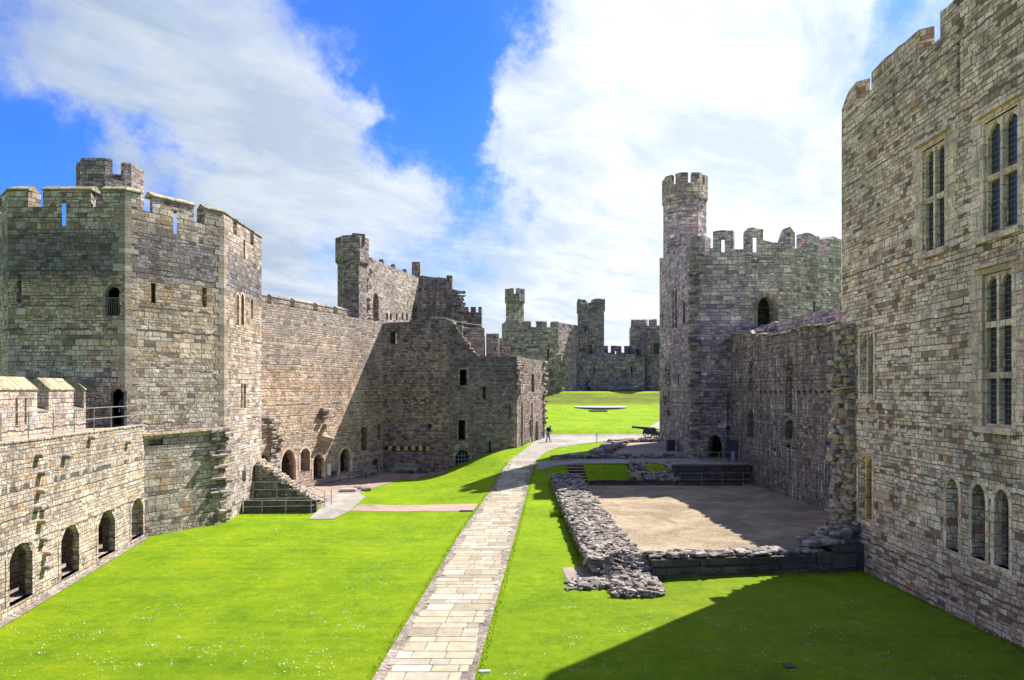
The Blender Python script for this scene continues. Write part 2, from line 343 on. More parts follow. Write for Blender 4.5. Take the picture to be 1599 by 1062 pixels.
# glass with lead lattice
def glassmat():
    m, t, b = mat('leaded_glass')
    uvn = nd(t, 'ShaderNodeUVMap'); uvn.uv_map = 'UVMap'
    u, v, _ = sepxyz(t, uvn.outputs[0])
    gl = []
    for q, s in ((u, 8.5), (v, 5.0)):
        fr = mth(t, 'FRACT', mth(t, 'MULTIPLY', q, s))
        gl.append(mth(t, 'LESS_THAN', fr, .13))
    l = mth(t, 'MAXIMUM', gl[0], gl[1])
    pane = noise(t, comb(t, mth(t, 'FLOOR', mth(t, 'MULTIPLY', u, 8.5)), mth(t, 'FLOOR', mth(t, 'MULTIPLY', v, 5.0))), 3.3, 1)
    c = mixc(t, pane, (.006, .008, .012), (.025, .035, .055))
    lk(t, mixc(t, l, c, (.12, .12, .13)), b.inputs['Base Color'])
    lk(t, mth(t, 'ADD', mth(t, 'MULTIPLY', l, .5), .12), b.inputs['Roughness'])
    bp = nd(t, 'ShaderNodeBump'); bp.inputs['Distance'].default_value = .03; lk(t, pane, bp.inputs['Height']); lk(t, bp.outputs[0], b.inputs['Normal'])
    return m
M['glass'] = glassmat()
def grassmat():
    m, t, b = mat('lawn_grass')
    g = nd(t, 'ShaderNodeNewGeometry').outputs['Position']
    x, y, z = sepxyz(t, g)
    n1 = noise(t, g, .35, 5, .6); n2 = noise(t, g, 2.1, 8, .78, .4); n3 = noise(t, g, 26, 6, .9)
    st = noise(t, comb(t, mth(t, 'MULTIPLY', x, .06), mth(t, 'MULTIPLY', y, 1.7)), 1.2, 3, .6)
    f = mth(t, 'ADD', mth(t, 'MULTIPLY', n1, .32), mth(t, 'ADD', mth(t, 'MULTIPLY', n2, .38), mth(t, 'ADD', mth(t, 'MULTIPLY', n3, .26), mth(t, 'MULTIPLY', st, .14))))
    c = ramp(t, f, [(.37, (.062, .13, .002)), (.45, (.118, .22, .002)), (.53, (.185, .305, .002)), (.62, (.265, .375, .004)), (.72, (.34, .41, .02))])
    # dry, tussocky bank far off
    mr = nd(t, 'ShaderNodeMapRange'); lk(t, y, mr.inputs[0]); mr.inputs[1].default_value = 118; mr.inputs[2].default_value = 121; 
    mr2 = nd(t, 'ShaderNodeMapRange'); lk(t, y, mr2.inputs[0]); mr2.inputs[1].default_value = 127; mr2.inputs[2].default_value = 126
    bank = mth(t, 'MULTIPLY', mth(t, 'MULTIPLY', mr.outputs[0], mr2.outputs[0]), ramp(t, noise(t, comb(t, mth(t, 'MULTIPLY', x, .5), y), .5, 5, .7), [(.3, .25), (.55, 1)]))
    c = mixc(t, mth(t, 'MULTIPLY', bank, .85), c, (.13, .13, .03))
    # brownish mower stripes near right
    sx = mth(t, 'ADD', mth(t, 'MULTIPLY', mth(t, 'SINE', mth(t, 'ADD', mth(t, 'MULTIPLY', y, 8.0), mth(t, 'MULTIPLY', n1, 5))), .5), .5)
    mk = nd(t, 'ShaderNodeMapRange'); lk(t, x, mk.inputs[0]); mk.inputs[1].default_value = 3; mk.inputs[2].default_value = 8
    mk2 = nd(t, 'ShaderNodeMapRange'); lk(t, y, mk2.inputs[0]); mk2.inputs[1].default_value = 31; mk2.inputs[2].default_value = 28
    c = mixc(t, mth(t, 'MULTIPLY', mth(t, 'MULTIPLY', sx, mk.outputs[0]), mth(t, 'MULTIPLY', mk2.outputs[0], .4)), c, (.26, .24, .04))
    lk(t, c, b.inputs['Base Color']); b.inputs['Roughness'].default_value = .9; b.inputs['Specular IOR Level'].default_value = .15
    bp = nd(t, 'ShaderNodeBump'); bp.inputs['Strength'].default_value = 1; bp.inputs['Distance'].default_value = .09
    lk(t, mth(t, 'ADD', n3, mth(t, 'MULTIPLY', n2, 1.2)), bp.inputs['Height']); lk(t, bp.outputs[0], b.inputs['Normal'])
    return m
M['grass'] = grassmat()
def gravelmat(name, a, b_, scale=18):
    m, t, b = mat(name)
    g = nd(t, 'ShaderNodeNewGeometry').outputs['Position']
    n1 = noise(t, g, .35, 5, .6, .6); n2 = noise(t, g, scale, 5, .85); n3 = noise(t, g, 1.5, 5, .65)
    f = mth(t, 'ADD', mth(t, 'MULTIPLY', n1, .42), mth(t, 'ADD', mth(t, 'MULTIPLY', n2, .36), mth(t, 'MULTIPLY', n3, .24)))
    lk(t, ramp(t, f, [(.38, tuple(q * .6 for q in a)), (.48, a), (.58, b_), (.66, tuple(q * 1.25 for q in b_))]), b.inputs['Base Color'])
    b.inputs['Roughness'].default_value = .95
    bp = nd(t, 'ShaderNodeBump'); bp.inputs['Distance'].default_value = .03; lk(t, n2, bp.inputs['Height']); lk(t, bp.outputs[0], b.inputs['Normal'])
    return m
M['gravel'] = gravelmat('sandy_gravel', (.235, .172, .108), (.36, .28, .185))
M['mortar'] = gravelmat('lime_mortar', (.15, .135, .115), (.26, .24, .205), 9)
M['pink'] = gravelmat('pinkish_gravel', (.25, .185, .155), (.33, .255, .215))
M['pathgrey'] = gravelmat('pale_path_surface', (.27, .245, .21), (.35, .32, .28))
M['redpath'] = gravelmat('reddish_path_surface', (.30, .21, .165), (.38, .28, .22))
M['cobble'] = stone('cobble_edging', [(0, (.17, .145, .125)), (.4, (.29, .25, .21)), (.8, (.37, .33, .28)), (1, (.46, .42, .36))], .28, .13, seed=20, bump=1.0, mort=(.46, .41, .34), coarse=.7, gain=.9)
def slabmat():
    m, t, b = mat('paving_slab')
    a = nd(t, 'ShaderNodeAttribute'); a.attribute_name = 'tone'
    g = nd(t, 'ShaderNodeNewGeometry').outputs['Position']
    c = ramp(t, a.outputs['Fac'], [(0, (.25, .21, .145)), (.3, (.33, .28, .195)), (.6, (.39, .335, .24)), (.85, (.31, .275, .22)), (1, (.47, .42, .33))])
    c = mixc(t, 1, c, ramp(t, noise(t, g, 2.5, 8, .7), [(.3, .75), (.7, 1.22)]), 'MULTIPLY')
    lk(t, c, b.inputs['Base Color']); b.inputs['Roughness'].default_value = .85
    bp = nd(t, 'ShaderNodeBump'); bp.inputs['Distance'].default_value = .01; lk(t, noise(t, g, 20, 5), bp.inputs['Height']); lk(t, bp.outputs[0], b.inputs['Normal'])
    return m
M['slab'] = slabmat()

# ------------------------------------------------------------------ walls with real openings
class Wall:
    """slab from A to B (outer face on the right of A->B), u along it, z up"""
    def __init__(s, A, B):
        s.A = Vector((A[0], A[1])); s.B = Vector((B[0], B[1])); d = s.B - s.A
        s.L = d.length; s.d = d / s.L; s.n = Vector((s.d.y, -s.d.x))
    def px(s, px, py):
        k = (px - CX) / F
        u = (k * s.A.y - s.A.x) / (s.d.x - k * s.d.y)
        return u, (HY - py) / F * (s.A.y + s.d.y * u)
    def p(s, u, z, dep=0): q = s.A + s.d * u - s.n * dep; return Vector((q.x, q.y, z))
    def rz(s): return math.atan2(s.d.y, s.d.x)
def shape(u0, u1, z0, z1, kind='rect'):
    w = u1 - u0; c = (u0 + u1) / 2
    if kind == 'rect': return [(u0, z0), (u1, z0), (u1, z1), (u0, z1)]
    if kind == 'shoulder':
        h = min(w * .35, (z1 - z0) * .3)
        return [(u0, z0), (u1, z0), (u1, z1 - h), (u1 - w * .24, z1 - h * .15), (c, z1), (u0 + w * .24, z1 - h * .15), (u0, z1 - h)]
    if kind == 'arch':
        h = min(w * .85, (z1 - z0) * .5); out = [(u0, z0), (u1, z0)]
        for i in range(0, 6):
            a = i / 5; out.append((u1 - w / 2 * (1 - cos(a * pi / 2)) * 1.0, z1 - h + h * sin(a * pi / 2) ** .9))
        for i in range(4, -1, -1):
            a = i / 5; out.append((u0 + w / 2 * (1 - cos(a * pi / 2)), z1 - h + h * sin(a * pi / 2) ** .9))
        return out
    if kind == 'ragged':
        n = 14; out = []
        for i in range(n):
            a = 2 * pi * i / n - pi * .75
            r = R.uniform(.82, 1.1)
            x = max(-1, min(1, 1.25 * cos(a))) * r; y = max(-1, min(1, 1.25 * sin(a))) * r
            out.append((c + x * w / 2, (z0 + z1) / 2 + y * (z1 - z0) / 2))
        return out
def op(w, x0, y0, x1, y1, kind='rect', dep=1.2, thru=False, splay=0):
    u0 = w.px(x0, y0)[0]; u1 = w.px(x1, y0)[0]; xc = (x0 + x1) / 2
    return dict(poly=shape(u0, u1, w.px(xc, y1)[1], w.px(xc, y0)[1], kind), dep=dep, thru=thru, splay=splay, u0=u0, u1=u1, z0=w.px(xc, y1)[1], z1=w.px(xc, y0)[1])
def rough_line(pts, step=.45, j=.04, rnd=R):
    out = [pts[0]]
    for a, b in zip(pts, pts[1:]):
        l = sqrt((b[0] - a[0]) ** 2 + (b[1] - a[1]) ** 2); n = max(1, int(l / step))
        for i in range(1, n + 1):
            t = i / n; p = [a[0] + (b[0] - a[0]) * t, a[1] + (b[1] - a[1]) * t]
            if i < n: p[1] += rnd.uniform(-j, j); p[0] += rnd.uniform(-j, j) * .3
            out.append(tuple(p))
    return out
def crenels(L, mer, sill, top):
    """top line from merlon intervals"""
    pts = []; u = 0
    for a, b in mer:
        a = max(0, a); b = min(L, b)
        if a > u + 1e-3 or (u == 0 and a > 0): pts += [(u, sill), (a, sill)] 
        pts += [(a, top), (b, top)]; u = b
    if u < L - 1e-3: pts += [(u, sill), (L, sill)]
    return pts
def backpoly(h):
    c = (h['u0'] + h['u1']) / 2; hw = (h['u1'] - h['u0']) / 2; k = (hw + h.get('splay', 0)) / hw
    return [(c + (u - c) * k, z) for u, z in h['poly']]
def build_wall(mb, w, z0, top, holes=(), T=.8, mit=(0, 0), j=.03, m=0, step=.45):
    """top: list of (u,z) from 0 to L; mit = tangent of half the turn at each end"""
    L = w.L
    tl = rough_line(top, step, j)
    clean = []
    for q in tl:
        q = (min(L, max(0, q[0])), q[1])
        if not clean or abs(q[0] - clean[-1][0]) + abs(q[1] - clean[-1][1]) > 1e-4: clean.append(q)
    outer = [(0, z0), (L, z0)] + clean[::-1]
    def pt(u, z, dep):
        uu = u
        if dep > 0:
            a = dep * mit[0]; b = dep * mit[1]; uu = a + u / L * (L - a - b)
        return w.p(uu, z, dep)
    polys = [[Vector((u, z, 0)) for u, z in outer]] + [[Vector((u, z, 0)) for u, z in h['poly']] for h in holes]
    def cap(dep, flip, polys):
        flat = [v for p_ in polys for v in p_]; tris = tessellate_polygon(polys)
        mb.tan = (w.d.x, w.d.y)
        vs = [pt(v.x, v.y, dep) for v in flat]
        fs = []
        for t in tris:
            a, b, c = [vs[i] for i in t]
            nn = (b - a).cross(c - a); dot = nn.x * w.n.x + nn.y * w.n.y
            fs.append(tuple(t) if (dot > 0) != flip else tuple(t)[::-1])
        mb.add(vs, fs, m); mb.tan = None
    cap(0, False, polys)
    n = len(outer)
    vs = [pt(u, z, 0) for u, z in outer] + [pt(u, z, T) for u, z in outer]
    mb.add(vs, [(i, n + i, n + (i + 1) % n, (i + 1) % n) for i in range(n)], m)
    cap(T, True, [polys[0]] + [[Vector((u, z, 0)) for u, z in backpoly(h)] for h in holes if h['thru']])
    for h in holes:
        q = h['poly']; k = len(q); dep = T if h['thru'] else h['dep']
        vs = [pt(u, z, 0) for u, z in q] + [pt(u, z, dep) for u, z in backpoly(h)]
        mb.add(vs, [(i, (i + 1) % k, k + (i + 1) % k, k + i) for i in range(k)], m)
        if not h['thru']:
            ot = tessellate_polygon([[Vector((u, z, 0)) for u, z in q]]); mb.add([pt(u, z, dep) for u, z in q], [tuple(t) for t in ot], m)
def quoin_stack(parent, wA, wB, z0, z1, mat_, name='quoins', proud=.018, skip=()):
    # alternating corner stones where wA ends and wB begins
    mb = MB(); z = z0; k = 0
    while z < z1 - .1:
        h = min(R.uniform(.26, .42), z1 - z); la, lb = ((.62, .34) if k % 2 else (.34, .62)); la *= R.uniform(.85, 1.2); lb *= R.uniform(.85, 1.2)
        if any(z < b_ and z + h > a_ for a_, b_ in skip): la = .04
        C = wA.p(wA.L, 0, -proud) ; c2 = wB.p(0, 0, -proud)
        m_ = (wA.n + wB.n).normalized(); co_ = wA.p(wA.L, 0) + Vector((m_.x, m_.y, 0)) * proud / max(.3, m_.dot(wA.n))
        a = wA.p(wA.L - la, 0, -proud); b = wB.p(lb, 0, -proud); ai = wA.p(wA.L - la, 0, .1); bi = wB.p(lb, 0, .1); ci = wA.p(wA.L, 0, .1)
        t_ = R.random(); poly = [(q.x, q.y) for q in (a, co_, b, bi, ai)]
        mb.prism(poly, z + .008, z + h - .008, 0, t_)
        z += h; k += 1
    return mb.build(name, mat_, parent)
def chamber(mb, w, u0, u1, d0, d1, z0, z1, t=.15):
    # closed room behind a pierced wall
    c = lambda a, b: (a + b) / 2
    mb.box(w.p(c(u0, u1), c(z0, z1), d1), (u1 - u0, t, z1 - z0), w.rz())
    mb.box(w.p(c(u0, u1), z1, c(d0, d1)), (u1 - u0 - .02, d1 - d0, t), w.rz())
    mb.box(w.p(c(u0, u1), z0, c(d0, d1)), (u1 - u0 - .02, d1 - d0, t), w.rz())
    for u in (u0, u1): mb.box(w.p(u, c(z0, z1), c(d0, d1)), (t, d1 - d0 - .02, z1 - z0 - .02), w.rz())
def ring_part(name, mat_, parent, w, h, *a):
    m_ = MB(); ring(m_, w, h, *a); return m_.build(name, mat_, parent)
def coping_part(mat_, parent, *a):
    m_ = MB(); coping(m_, *a); return m_.build('coping', mat_, parent)
def ring(mb, w, h, wd=.18, proud=.03, m=0, bottom=True):
    """dressed surround round an opening"""
    q = h['poly']; cx = (h['u0'] + h['u1']) / 2; cz = (h['z0'] + h['z1']) / 2; hw = (h['u1'] - h['u0']) / 2; hh = (h['z1'] - h['z0']) / 2
    o = [(cx + (u - cx) * (hw + wd) / hw, cz + (z - cz) * (hh + (wd if (z > cz or bottom) else 0)) / hh) for u, z in q]
    k = len(q)
    A_ = [w.p(u, z, -proud) for u, z in q]; B_ = [w.p(u, z, -proud) for u, z in o]; C_ = [w.p(u, z, .02) for u, z in o]; D_ = [w.p(u, z, .25) for u, z in q]
    for i in range(k):
        j2 = (i + 1) % k
        mb.add([A_[i], A_[j2], B_[j2], B_[i], C_[i], C_[j2], D_[i], D_[j2]], [(0, 1, 2, 3), (3, 2, 5, 4), (1, 0, 6, 7)], m)
def coping(mb, w, u0, u1, z, T, h=.35, ov=.07, m=0, u0c=0, u1c=0):
    """pitched coping stone over a merlon; ridge near the back third"""
    prof = [(-ov, z + .003), (-ov, z + .07), (T * .55, z + h), (T + ov, z + .07), (T + ov, z + .003)]
    k = len(prof)
    vs = [w.p(u0 - ov + u0c * max(0, d), zz, d) for d, zz in prof] + [w.p(u1 + ov - u1c * max(0, d), zz, d) for d, zz in prof]
    mb.add(vs, [tuple(range(k)), tuple(range(2 * k - 1, k - 1, -1))] + [(i, k + i, k + (i + 1) % k, (i + 1) % k) for i in range(k)], m)
def mitres(pts):
    """tan(half turn) at each vertex of a CCW polygon"""
    n = len(pts); out = []
    for i in range(n):
        a = Vector(pts[i]) - Vector(pts[i - 1]); b = Vector(pts[(i + 1) % n]) - Vector(pts[i])
        ang = math.atan2(a.x * b.y - a.y * b.x, a.dot(b)); out.append(math.tan(ang / 2))
    return out
def tower_walls(mb, pts, z0, T, spec, default_top, j=.03, m=0):
    mt = mitres(pts); n = len(pts)
    for i in range(n):
        w = Wall(pts[i], pts[(i + 1) % n]); s = spec.get(i, {})
        top = s.get('top') or default_top(w)
        build_wall(mb, w, z0, top, s.get('holes', ()), T, (mt[i], mt[(i + 1) % n]), s.get('j', j), s.get('m', m))
def inset(pts, d):
    mt = mitres(pts); out = []; n = len(pts)
    for i in range(n):
        w = Wall(pts[i], pts[(i + 1) % n]); q = w.p(d * mt[i], 0, d); out.append((q.x, q.y))
    return out
def ngon(c, r, n=8, a0=None):
    a0 = pi / n if a0 is None else a0
    return [(c[0] + r * cos(a0 + 2 * pi * i / n), c[1] + r * sin(a0 + 2 * pi * i / n)) for i in range(n)]
def auto_mer(L, k=2, gap=.5, start=True):
    """evenly spaced merlons; merlons at both corners"""
    if L < 1.2: return [(0, L)]
    g = gap; m_ = (L - k * g) / (k + 1)
    e = [0]
    out = []; u = 0
    for i in range(k + 1):
        out.append((u, u + m_)); u += m_ + g
    return out
def turret(parent, c, r, z0, zc, ztop, mats, n=8, cren=1, gapf=.3, ov=.14, slits=(), name='turret', a0=None, sill=None, ruin=.05):
    mb = MB(); pts = ngon(c, r, n, a0)
    mt = mitres(pts)
    for i in range(n):
        w = Wall(pts[i], pts[(i + 1) % n])
        hs = [dict(poly=shape(w.L / 2 - .09, w.L / 2 + .09, a, b), dep=.4, thru=False, u0=w.L / 2 - .09, u1=w.L / 2 + .09, z0=a, z1=b) for a, b in slits if i % 2 == 0]
        build_wall(mb, w, z0, [(0, zc), (w.L, zc)], hs, .45, (mt[i], mt[(i + 1) % n]), .0)
    pts2 = ngon(c, r + ov, n, a0); mt = mitres(pts2); sl_ = sill if sill else zc + (ztop - zc) * .58
    for i in range(n):
        w = Wall(pts2[i], pts2[(i + 1) % n]); g = w.L * gapf
        if i % cren == 0: top = crenels(w.L, [(0, w.L / 2 - g / 2), (w.L / 2 + g / 2, w.L)], sl_, ztop)
        else: top = [(0, ztop), (w.L, ztop)]
        build_wall(mb, w, zc + .003, top, (), .42, (mt[i], mt[(i + 1) % n]), ruin)
    mb.prism(ngon(c, r - .2, n, a0), zc - .4, zc - .1)
    o = mb.build(name, mats, parent)
    # corbel table under the parapet
    cb = MB()
    for k in range(1, 3):
        p3 = ngon(c, r + ov * k * .42, n, a0); cb.prism(p3, zc - .30 + .13 * k, zc - .30 + .13 * (k + 1) - .004)
    cb.build('corbel_course', mats, o)
    return o
def toothing(mb, w, u, z0, z1, wid=.8, proud=.35, s=.3, m=0, dens=1.0):
    """broken ends of a torn-away wall: stones sticking out of the face"""
    z = z0
    while z < z1:
        h = R.uniform(.14, .3) * s / .3
        pr = proud * R.uniform(.15, 1.0)
        uu = u - wid / 2 + R.uniform(-.15, .1)
        while uu < u + wid / 2:
            l = R.uniform(.25, .6) * s / .3; pp = pr * R.uniform(.4, 1.1)
            if R.random() < dens:
                q = w.p(uu + l / 2, z + h / 2, .25 - pp / 2)
                mb.stone(q, (l * .96, .5 + pp, h * .94), w.rz(), .14, m, .05)
            uu += l
        z += h
def rubble_strip(mb, x0, x1, y0, y1, zf, dens=5, s=(.25, .6), th=(.08, .2), layers=1, m=0):
    area = (x1 - x0) * (y1 - y0)
    for L_ in range(layers):
        for _ in range(int(area * dens)):
            x = R.uniform(x0, x1); y = R.uniform(y0, y1); a = R.uniform(*s); b = a * R.uniform(.5, .9); h = R.uniform(*th)
            mb.stone((x, y, zf(x, y) + h * .25 + L_ * .1), (a, b, h), R.uniform(0, pi), .25, m, .22)

# ------------------------------------------------------------------ ground
def sheet(name, poly, mat_, off=.02, step=.5, z=None, parent=None):
    bm = bmesh.new(); vs = [bm.verts.new((x, y, 0)) for x, y in poly]; bm.faces.new(vs)
    bmesh.ops.triangulate(bm, faces=bm.faces[:])
    if z is None:
        xs = [p[0] for p in poly]; ys = [p[1] for p in poly]
        for lo, hi, ax in ((min(xs), max(xs), 0), (min(ys), max(ys), 1)):
            k = math.ceil(lo / step) * step
            while k < hi:
                pc = [0, 0, 0]; pc[ax] = k; pn = [0, 0, 0]; pn[ax] = 1
                bmesh.ops.bisect_plane(bm, geom=bm.verts[:] + bm.edges[:] + bm.faces[:], plane_co=pc, plane_no=pn); k += step
    for v in bm.verts: v.co.z = (gz(v.co.x, v.co.y) + off) if z is None else z
    bm.normal_update()
    me = bpy.data.meshes.new(name); 
    for f in bm.faces:
        if f.normal.z < 0: f.normal_flip()
    bm.to_mesh(me); bm.free(); me.materials.append(mat_)
    uv = me.uv_layers.new(name='UVMap')
    for l in me.loops: c = me.vertices[l.vertex_index].co; uv.data[l.index].uv = (c.x, c.y)
    o = bpy.data.objects.new(name, me); COL.objects.link(o)
    if parent: o.parent = parent
    else: o['kind'] = 'structure'
    return o
xs = [-900, -300, -100, -60] + [i * .5 for i in range(-84, 95)] + [60, 100, 300, 900]
ys = [-300, -60, -20] + [i * .5 for i in range(-10, 300)] + [160, 175, 190, 300, 900]
gm = MB(); nx = len(xs)
gm.v = [(x, y, gz(x, y)) for y in ys for x in xs]
for jy in range(len(ys) - 1):
    for ix in range(nx - 1):
        a = jy * nx + ix; gm.f.append((a, a + 1, a + nx + 1, a + nx)); gm.m.append(0); gm.t.append(.5)
ground = gm.build('ground', M['grass'], smooth=True); ground['kind'] = 'structure'
PL = [(6, -5.1), (20.5, -4.27), (40, -3.0), (50, -1.9), (56, -1.1), (60, -.35), (64, .8), (68, 1.7), (72, 2.5), (79.4, 4)]
PR = [(6, -2.1), (20.5, -1.14), (40, .27), (55, 1.45), (60, 2.1), (64, 3.2), (67, 4.6), (69.5, 7.0)]
sheet('path', [(interp(y, PL), y) for y in (6, 20.5, 30, 40, 50, 56, 60)] + [(interp(y, PR), y) for y in (60, 55, 47, 40, 30, 20.5, 6)], M['cobble'], .025)
sheet('path_end', [(interp(y, PL), y) for y in (60, 62, 64, 68, 72, 79.4)] + [(30, 79.4), (30, 73.6), (10.5, 73.2)] + [(interp(y, PR), y) for y in (69.5, 67, 64, 60)], M['pathgrey'], .03)
# paving slabs laid in courses across the path
sb = MB(); y = 6.2
while y < 59.5:
    rw = R.uniform(.42, .85)
    l = interp(y, PL); r = interp(y, PR)
    u = l + R.uniform(.14, .5); end = r - R.uniform(.14, .5)
    while u < end - .25:
        wd = min(R.uniform(.5, 1.45), end - u)
        if end - u - wd < .3: wd = end - u
        sk = .066 * rw; g = .013
        g = .02; x0, x1, y0, y1 = u + g, u + wd - g, y + g, y + rw - g
        if wd > .22:
            zt = [gz(a, b) + .05 for a, b in ((x0, y0), (x1, y0), (x1 + sk, y1), (x0 + sk, y1))]
            vs = [(x0, y0, zt[0]), (x1, y0, zt[1]), (x1 + sk, y1, zt[2]), (x0 + sk, y1, zt[3])]
            vs += [(a, b, c - .05) for a, b, c in vs]
            sb.add(vs, [(0, 1, 2, 3), (0, 4, 5, 1), (1, 5, 6, 2), (2, 6, 7, 3), (3, 7, 4, 0)])
        u += wd
    y += rw
so_ = sb.build('path_paving', M['slab']); so_['kind'] = 'structure'
def gp(*pts): return [tuple(G(a, b).xy) for a, b in pts]
sheet('cross_path', gp((545, 798), (562, 788), (748, 787), (738, 798)), M['redpath'])
sheet('ramp_path', gp((482, 811), (505, 789), (528, 772), (560, 771), (572, 776), (545, 799), (520, 811)), M['pathgrey'], .03)
sheet('gravel_court', [tuple(G(*p).xy) for p in ((450, 790), (505, 788), (560, 772), (590, 760), (640, 746), (703, 736))] + [(-6.6, 66), (-13.4, 68), (-18.5, 54), (-18.2, 51)], M['pink'], .022)
sheet('gravel_floor', [(4.6, 31), (4.6, 55.12), (20.2, 55.12), (20.6, 33.6), (16.3, 32.2), (6.3, 31.05)], M['gravel'], .02)
sheet('terrace_path', [(2.0, 57.4), (2.3, 59.9), (20, 60.6), (20, 55.9), (13.3, 55.9), (12.5, 56.6), (9.5, 57.4)], M['pathgrey'], .03)
sheet('upper_gravel', [(8.3, 61.2), (11.3, 70.5), (17, 72.5), (17, 61.2)], M['pink'], .02)
sheet('gravel_patch', [tuple(G(*p).xy) for p in ((878, 887), (925, 884), (1005, 880), (1018, 903), (1040, 926), (953, 928), (940, 907), (884, 904))], M['pink'], .02)
sheet('upper_path', [tuple(G(*p).xy) for p in ((1008, 670), (1030, 658), (1045, 650), (1060, 670))], M['pathgrey'], .04)
sheet('passage_floor', [(-26.5, 38), (-22.5, 12), (-17.35, 12), (-21.35, 38.8)], M['pink'], .03)
sheet('plinth_walk', gp((0, 970), (232, 833), (226, 836), (0, 985)) if False else [(-21.3, 38.9), (-17.3, 12), (-16.95, 12), (-20.9, 38.6)], M['cobble'], .03)

# ------------------------------------------------------------------ well tower (left)
OCT = [(-28.4, 37.6), (-21.8, 37.6), (-18.3, 42.4), (-18.5, 49.3), (-23.2, 54), (-29.6, 54), (-33.6, 49.3), (-33.4, 42.4)]
wt = thing('castle_tower', (-26, 46, -8.6), 'broad octagonal tower with capped merlons and rooftop turret, beside the left gallery', 'tower')
SILL, TOP = 10.35, 11.3
wa, wb, wc = [Wall(OCT[i], OCT[i + 1]) for i in range(3)]
def ux(w, *xs_): return [w.px(x, 320)[0] for x in xs_]
ma = list(zip(*[iter([0] + ux(wa, 44, 67, 142, 160) + [wa.L])] * 2))
mbm = list(zip(*[iter([0] + ux(wb, 220, 238, 303, 320) + [wb.L])] * 2))
mcm = [(0, 1.5), (2.2, 4.6), (5.3, wc.L)]
slit_a = op(wa, 97, 312, 103, 353, thru=True, splay=.75); slit_b = op(wb, 270.5, 328, 276, 365, thru=True, splay=.6); slit_c = op(wc, 380, 375, 382.5, 405, thru=True, splay=.4)
hop = op(wa, 165, 446, 187, 493, 'shoulder', thru=True); hdoor = op(wa, 173, 607, 194, 668, 'shoulder', thru=True)
hb1 = op(wb, 236, 442, 243, 473, dep=.8); hb2 = op(wb, 316, 449, 323, 479, dep=.8); hb3 = op(wb, 232, 686, 255, 696, dep=.5)
hc = [op(wc, 368.5, 459, 373.5, 508, 'arch', dep=.6), op(wc, 376, 459, 381, 508, 'arch', dep=.6), op(wc, 392, 468, 395, 498, dep=.6), op(wc, 376, 598, 379, 637, 'arch', dep=.6), op(wc, 380.5, 598, 384, 637, 'arch', dep=.6), op(wc, 378, 735, 384, 752, dep=.8)]
mb = MB()
spec = {0: dict(top=crenels(wa.L, ma, SILL, TOP), holes=[slit_a, op(wa, 26, 428, 33, 475, dep=.8), hop, hdoor], j=.02),
        1: dict(top=crenels(wb.L, mbm, SILL, TOP), holes=[slit_b, hb1, hb2, hb3], j=.02),
        2: dict(top=crenels(wc.L, mcm, SILL, TOP), holes=[slit_c] + hc, j=.02)}
tower_walls(mb, OCT, -9.2, .75, spec, lambda w: crenels(w.L, auto_mer(w.L, 2, .7), SILL, TOP))
mb.prism(inset(OCT, .6), 8.8, 9.0)
mb.prism(inset(OCT, .6), 2.6, 2.9); mb.prism(inset(OCT, .6), -2.2, -2.0)
mb.box((-27.6, 42, -5), (.5, 8, 26)); mb.box((-24, 44.4, -3), (9, .4, 24))      # inner walls that keep the rooms dark
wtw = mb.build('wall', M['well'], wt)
cp = MB()
allm = {0: ma, 1: mbm, 2: mcm}
for i in range(8):
    w = Wall(OCT[i], OCT[(i + 1) % 8]); mt = mitres(OCT)
    for a, b in allm.get(i, auto_mer(w.L, 2, .7)):
        e0 = a <= .01; e1 = b >= w.L - .01
        coping_part(M['coping'], wt, w, a + (.07 if e0 else 0), b - (.07 if e1 else 0), TOP, .75, .34, .07, 0, mt[i] if e0 else 0, mt[(i + 1) % 8] if e1 else 0)
for n_, h, w in (('window_surround', hop, wa), ('door_surround', hdoor, wa), ): ring_part(n_, M['dressedgrey'], wt, w, h, .16, .02, 0, False)
for h in hc[:2]: ring_part('window_surround', M['dressed'], wt, wc, h, .1, .02)
# weathered belt courses and a torn wall stub
lg = MB(); toothing(lg, wb, wb.L - .45, -9, -2.6, .9, .42, .32, dens=.9)
lg.build('wall_stub', M['rubble'], wt)
lg = MB()
for k in range(8):
    u0 = .9 + k * .55; q = wb.p(u0 + .27, -2.55 + k * .02, -.04); lg.box(q, (.53, .3, .13), wb.rz())
lg.build('string_course', M['dressed'], wt)
turret(wt, (-25.45, 42.3), 1.85, 8, 12.1, 14.15, M['gate'], 8, 2, .45, .02, ruin=.02, sill=12.95)
quoin_stack(wt, wa, wb, -1.8, 10.9, M['quoin'], skip=((hop['z0'] - .1, hop['z1'] + .2), (hdoor['z0'] - .1, hdoor['z1'] + .2))); quoin_stack(wt, wb, wc, -2.2, 10.9, M['quoin'])
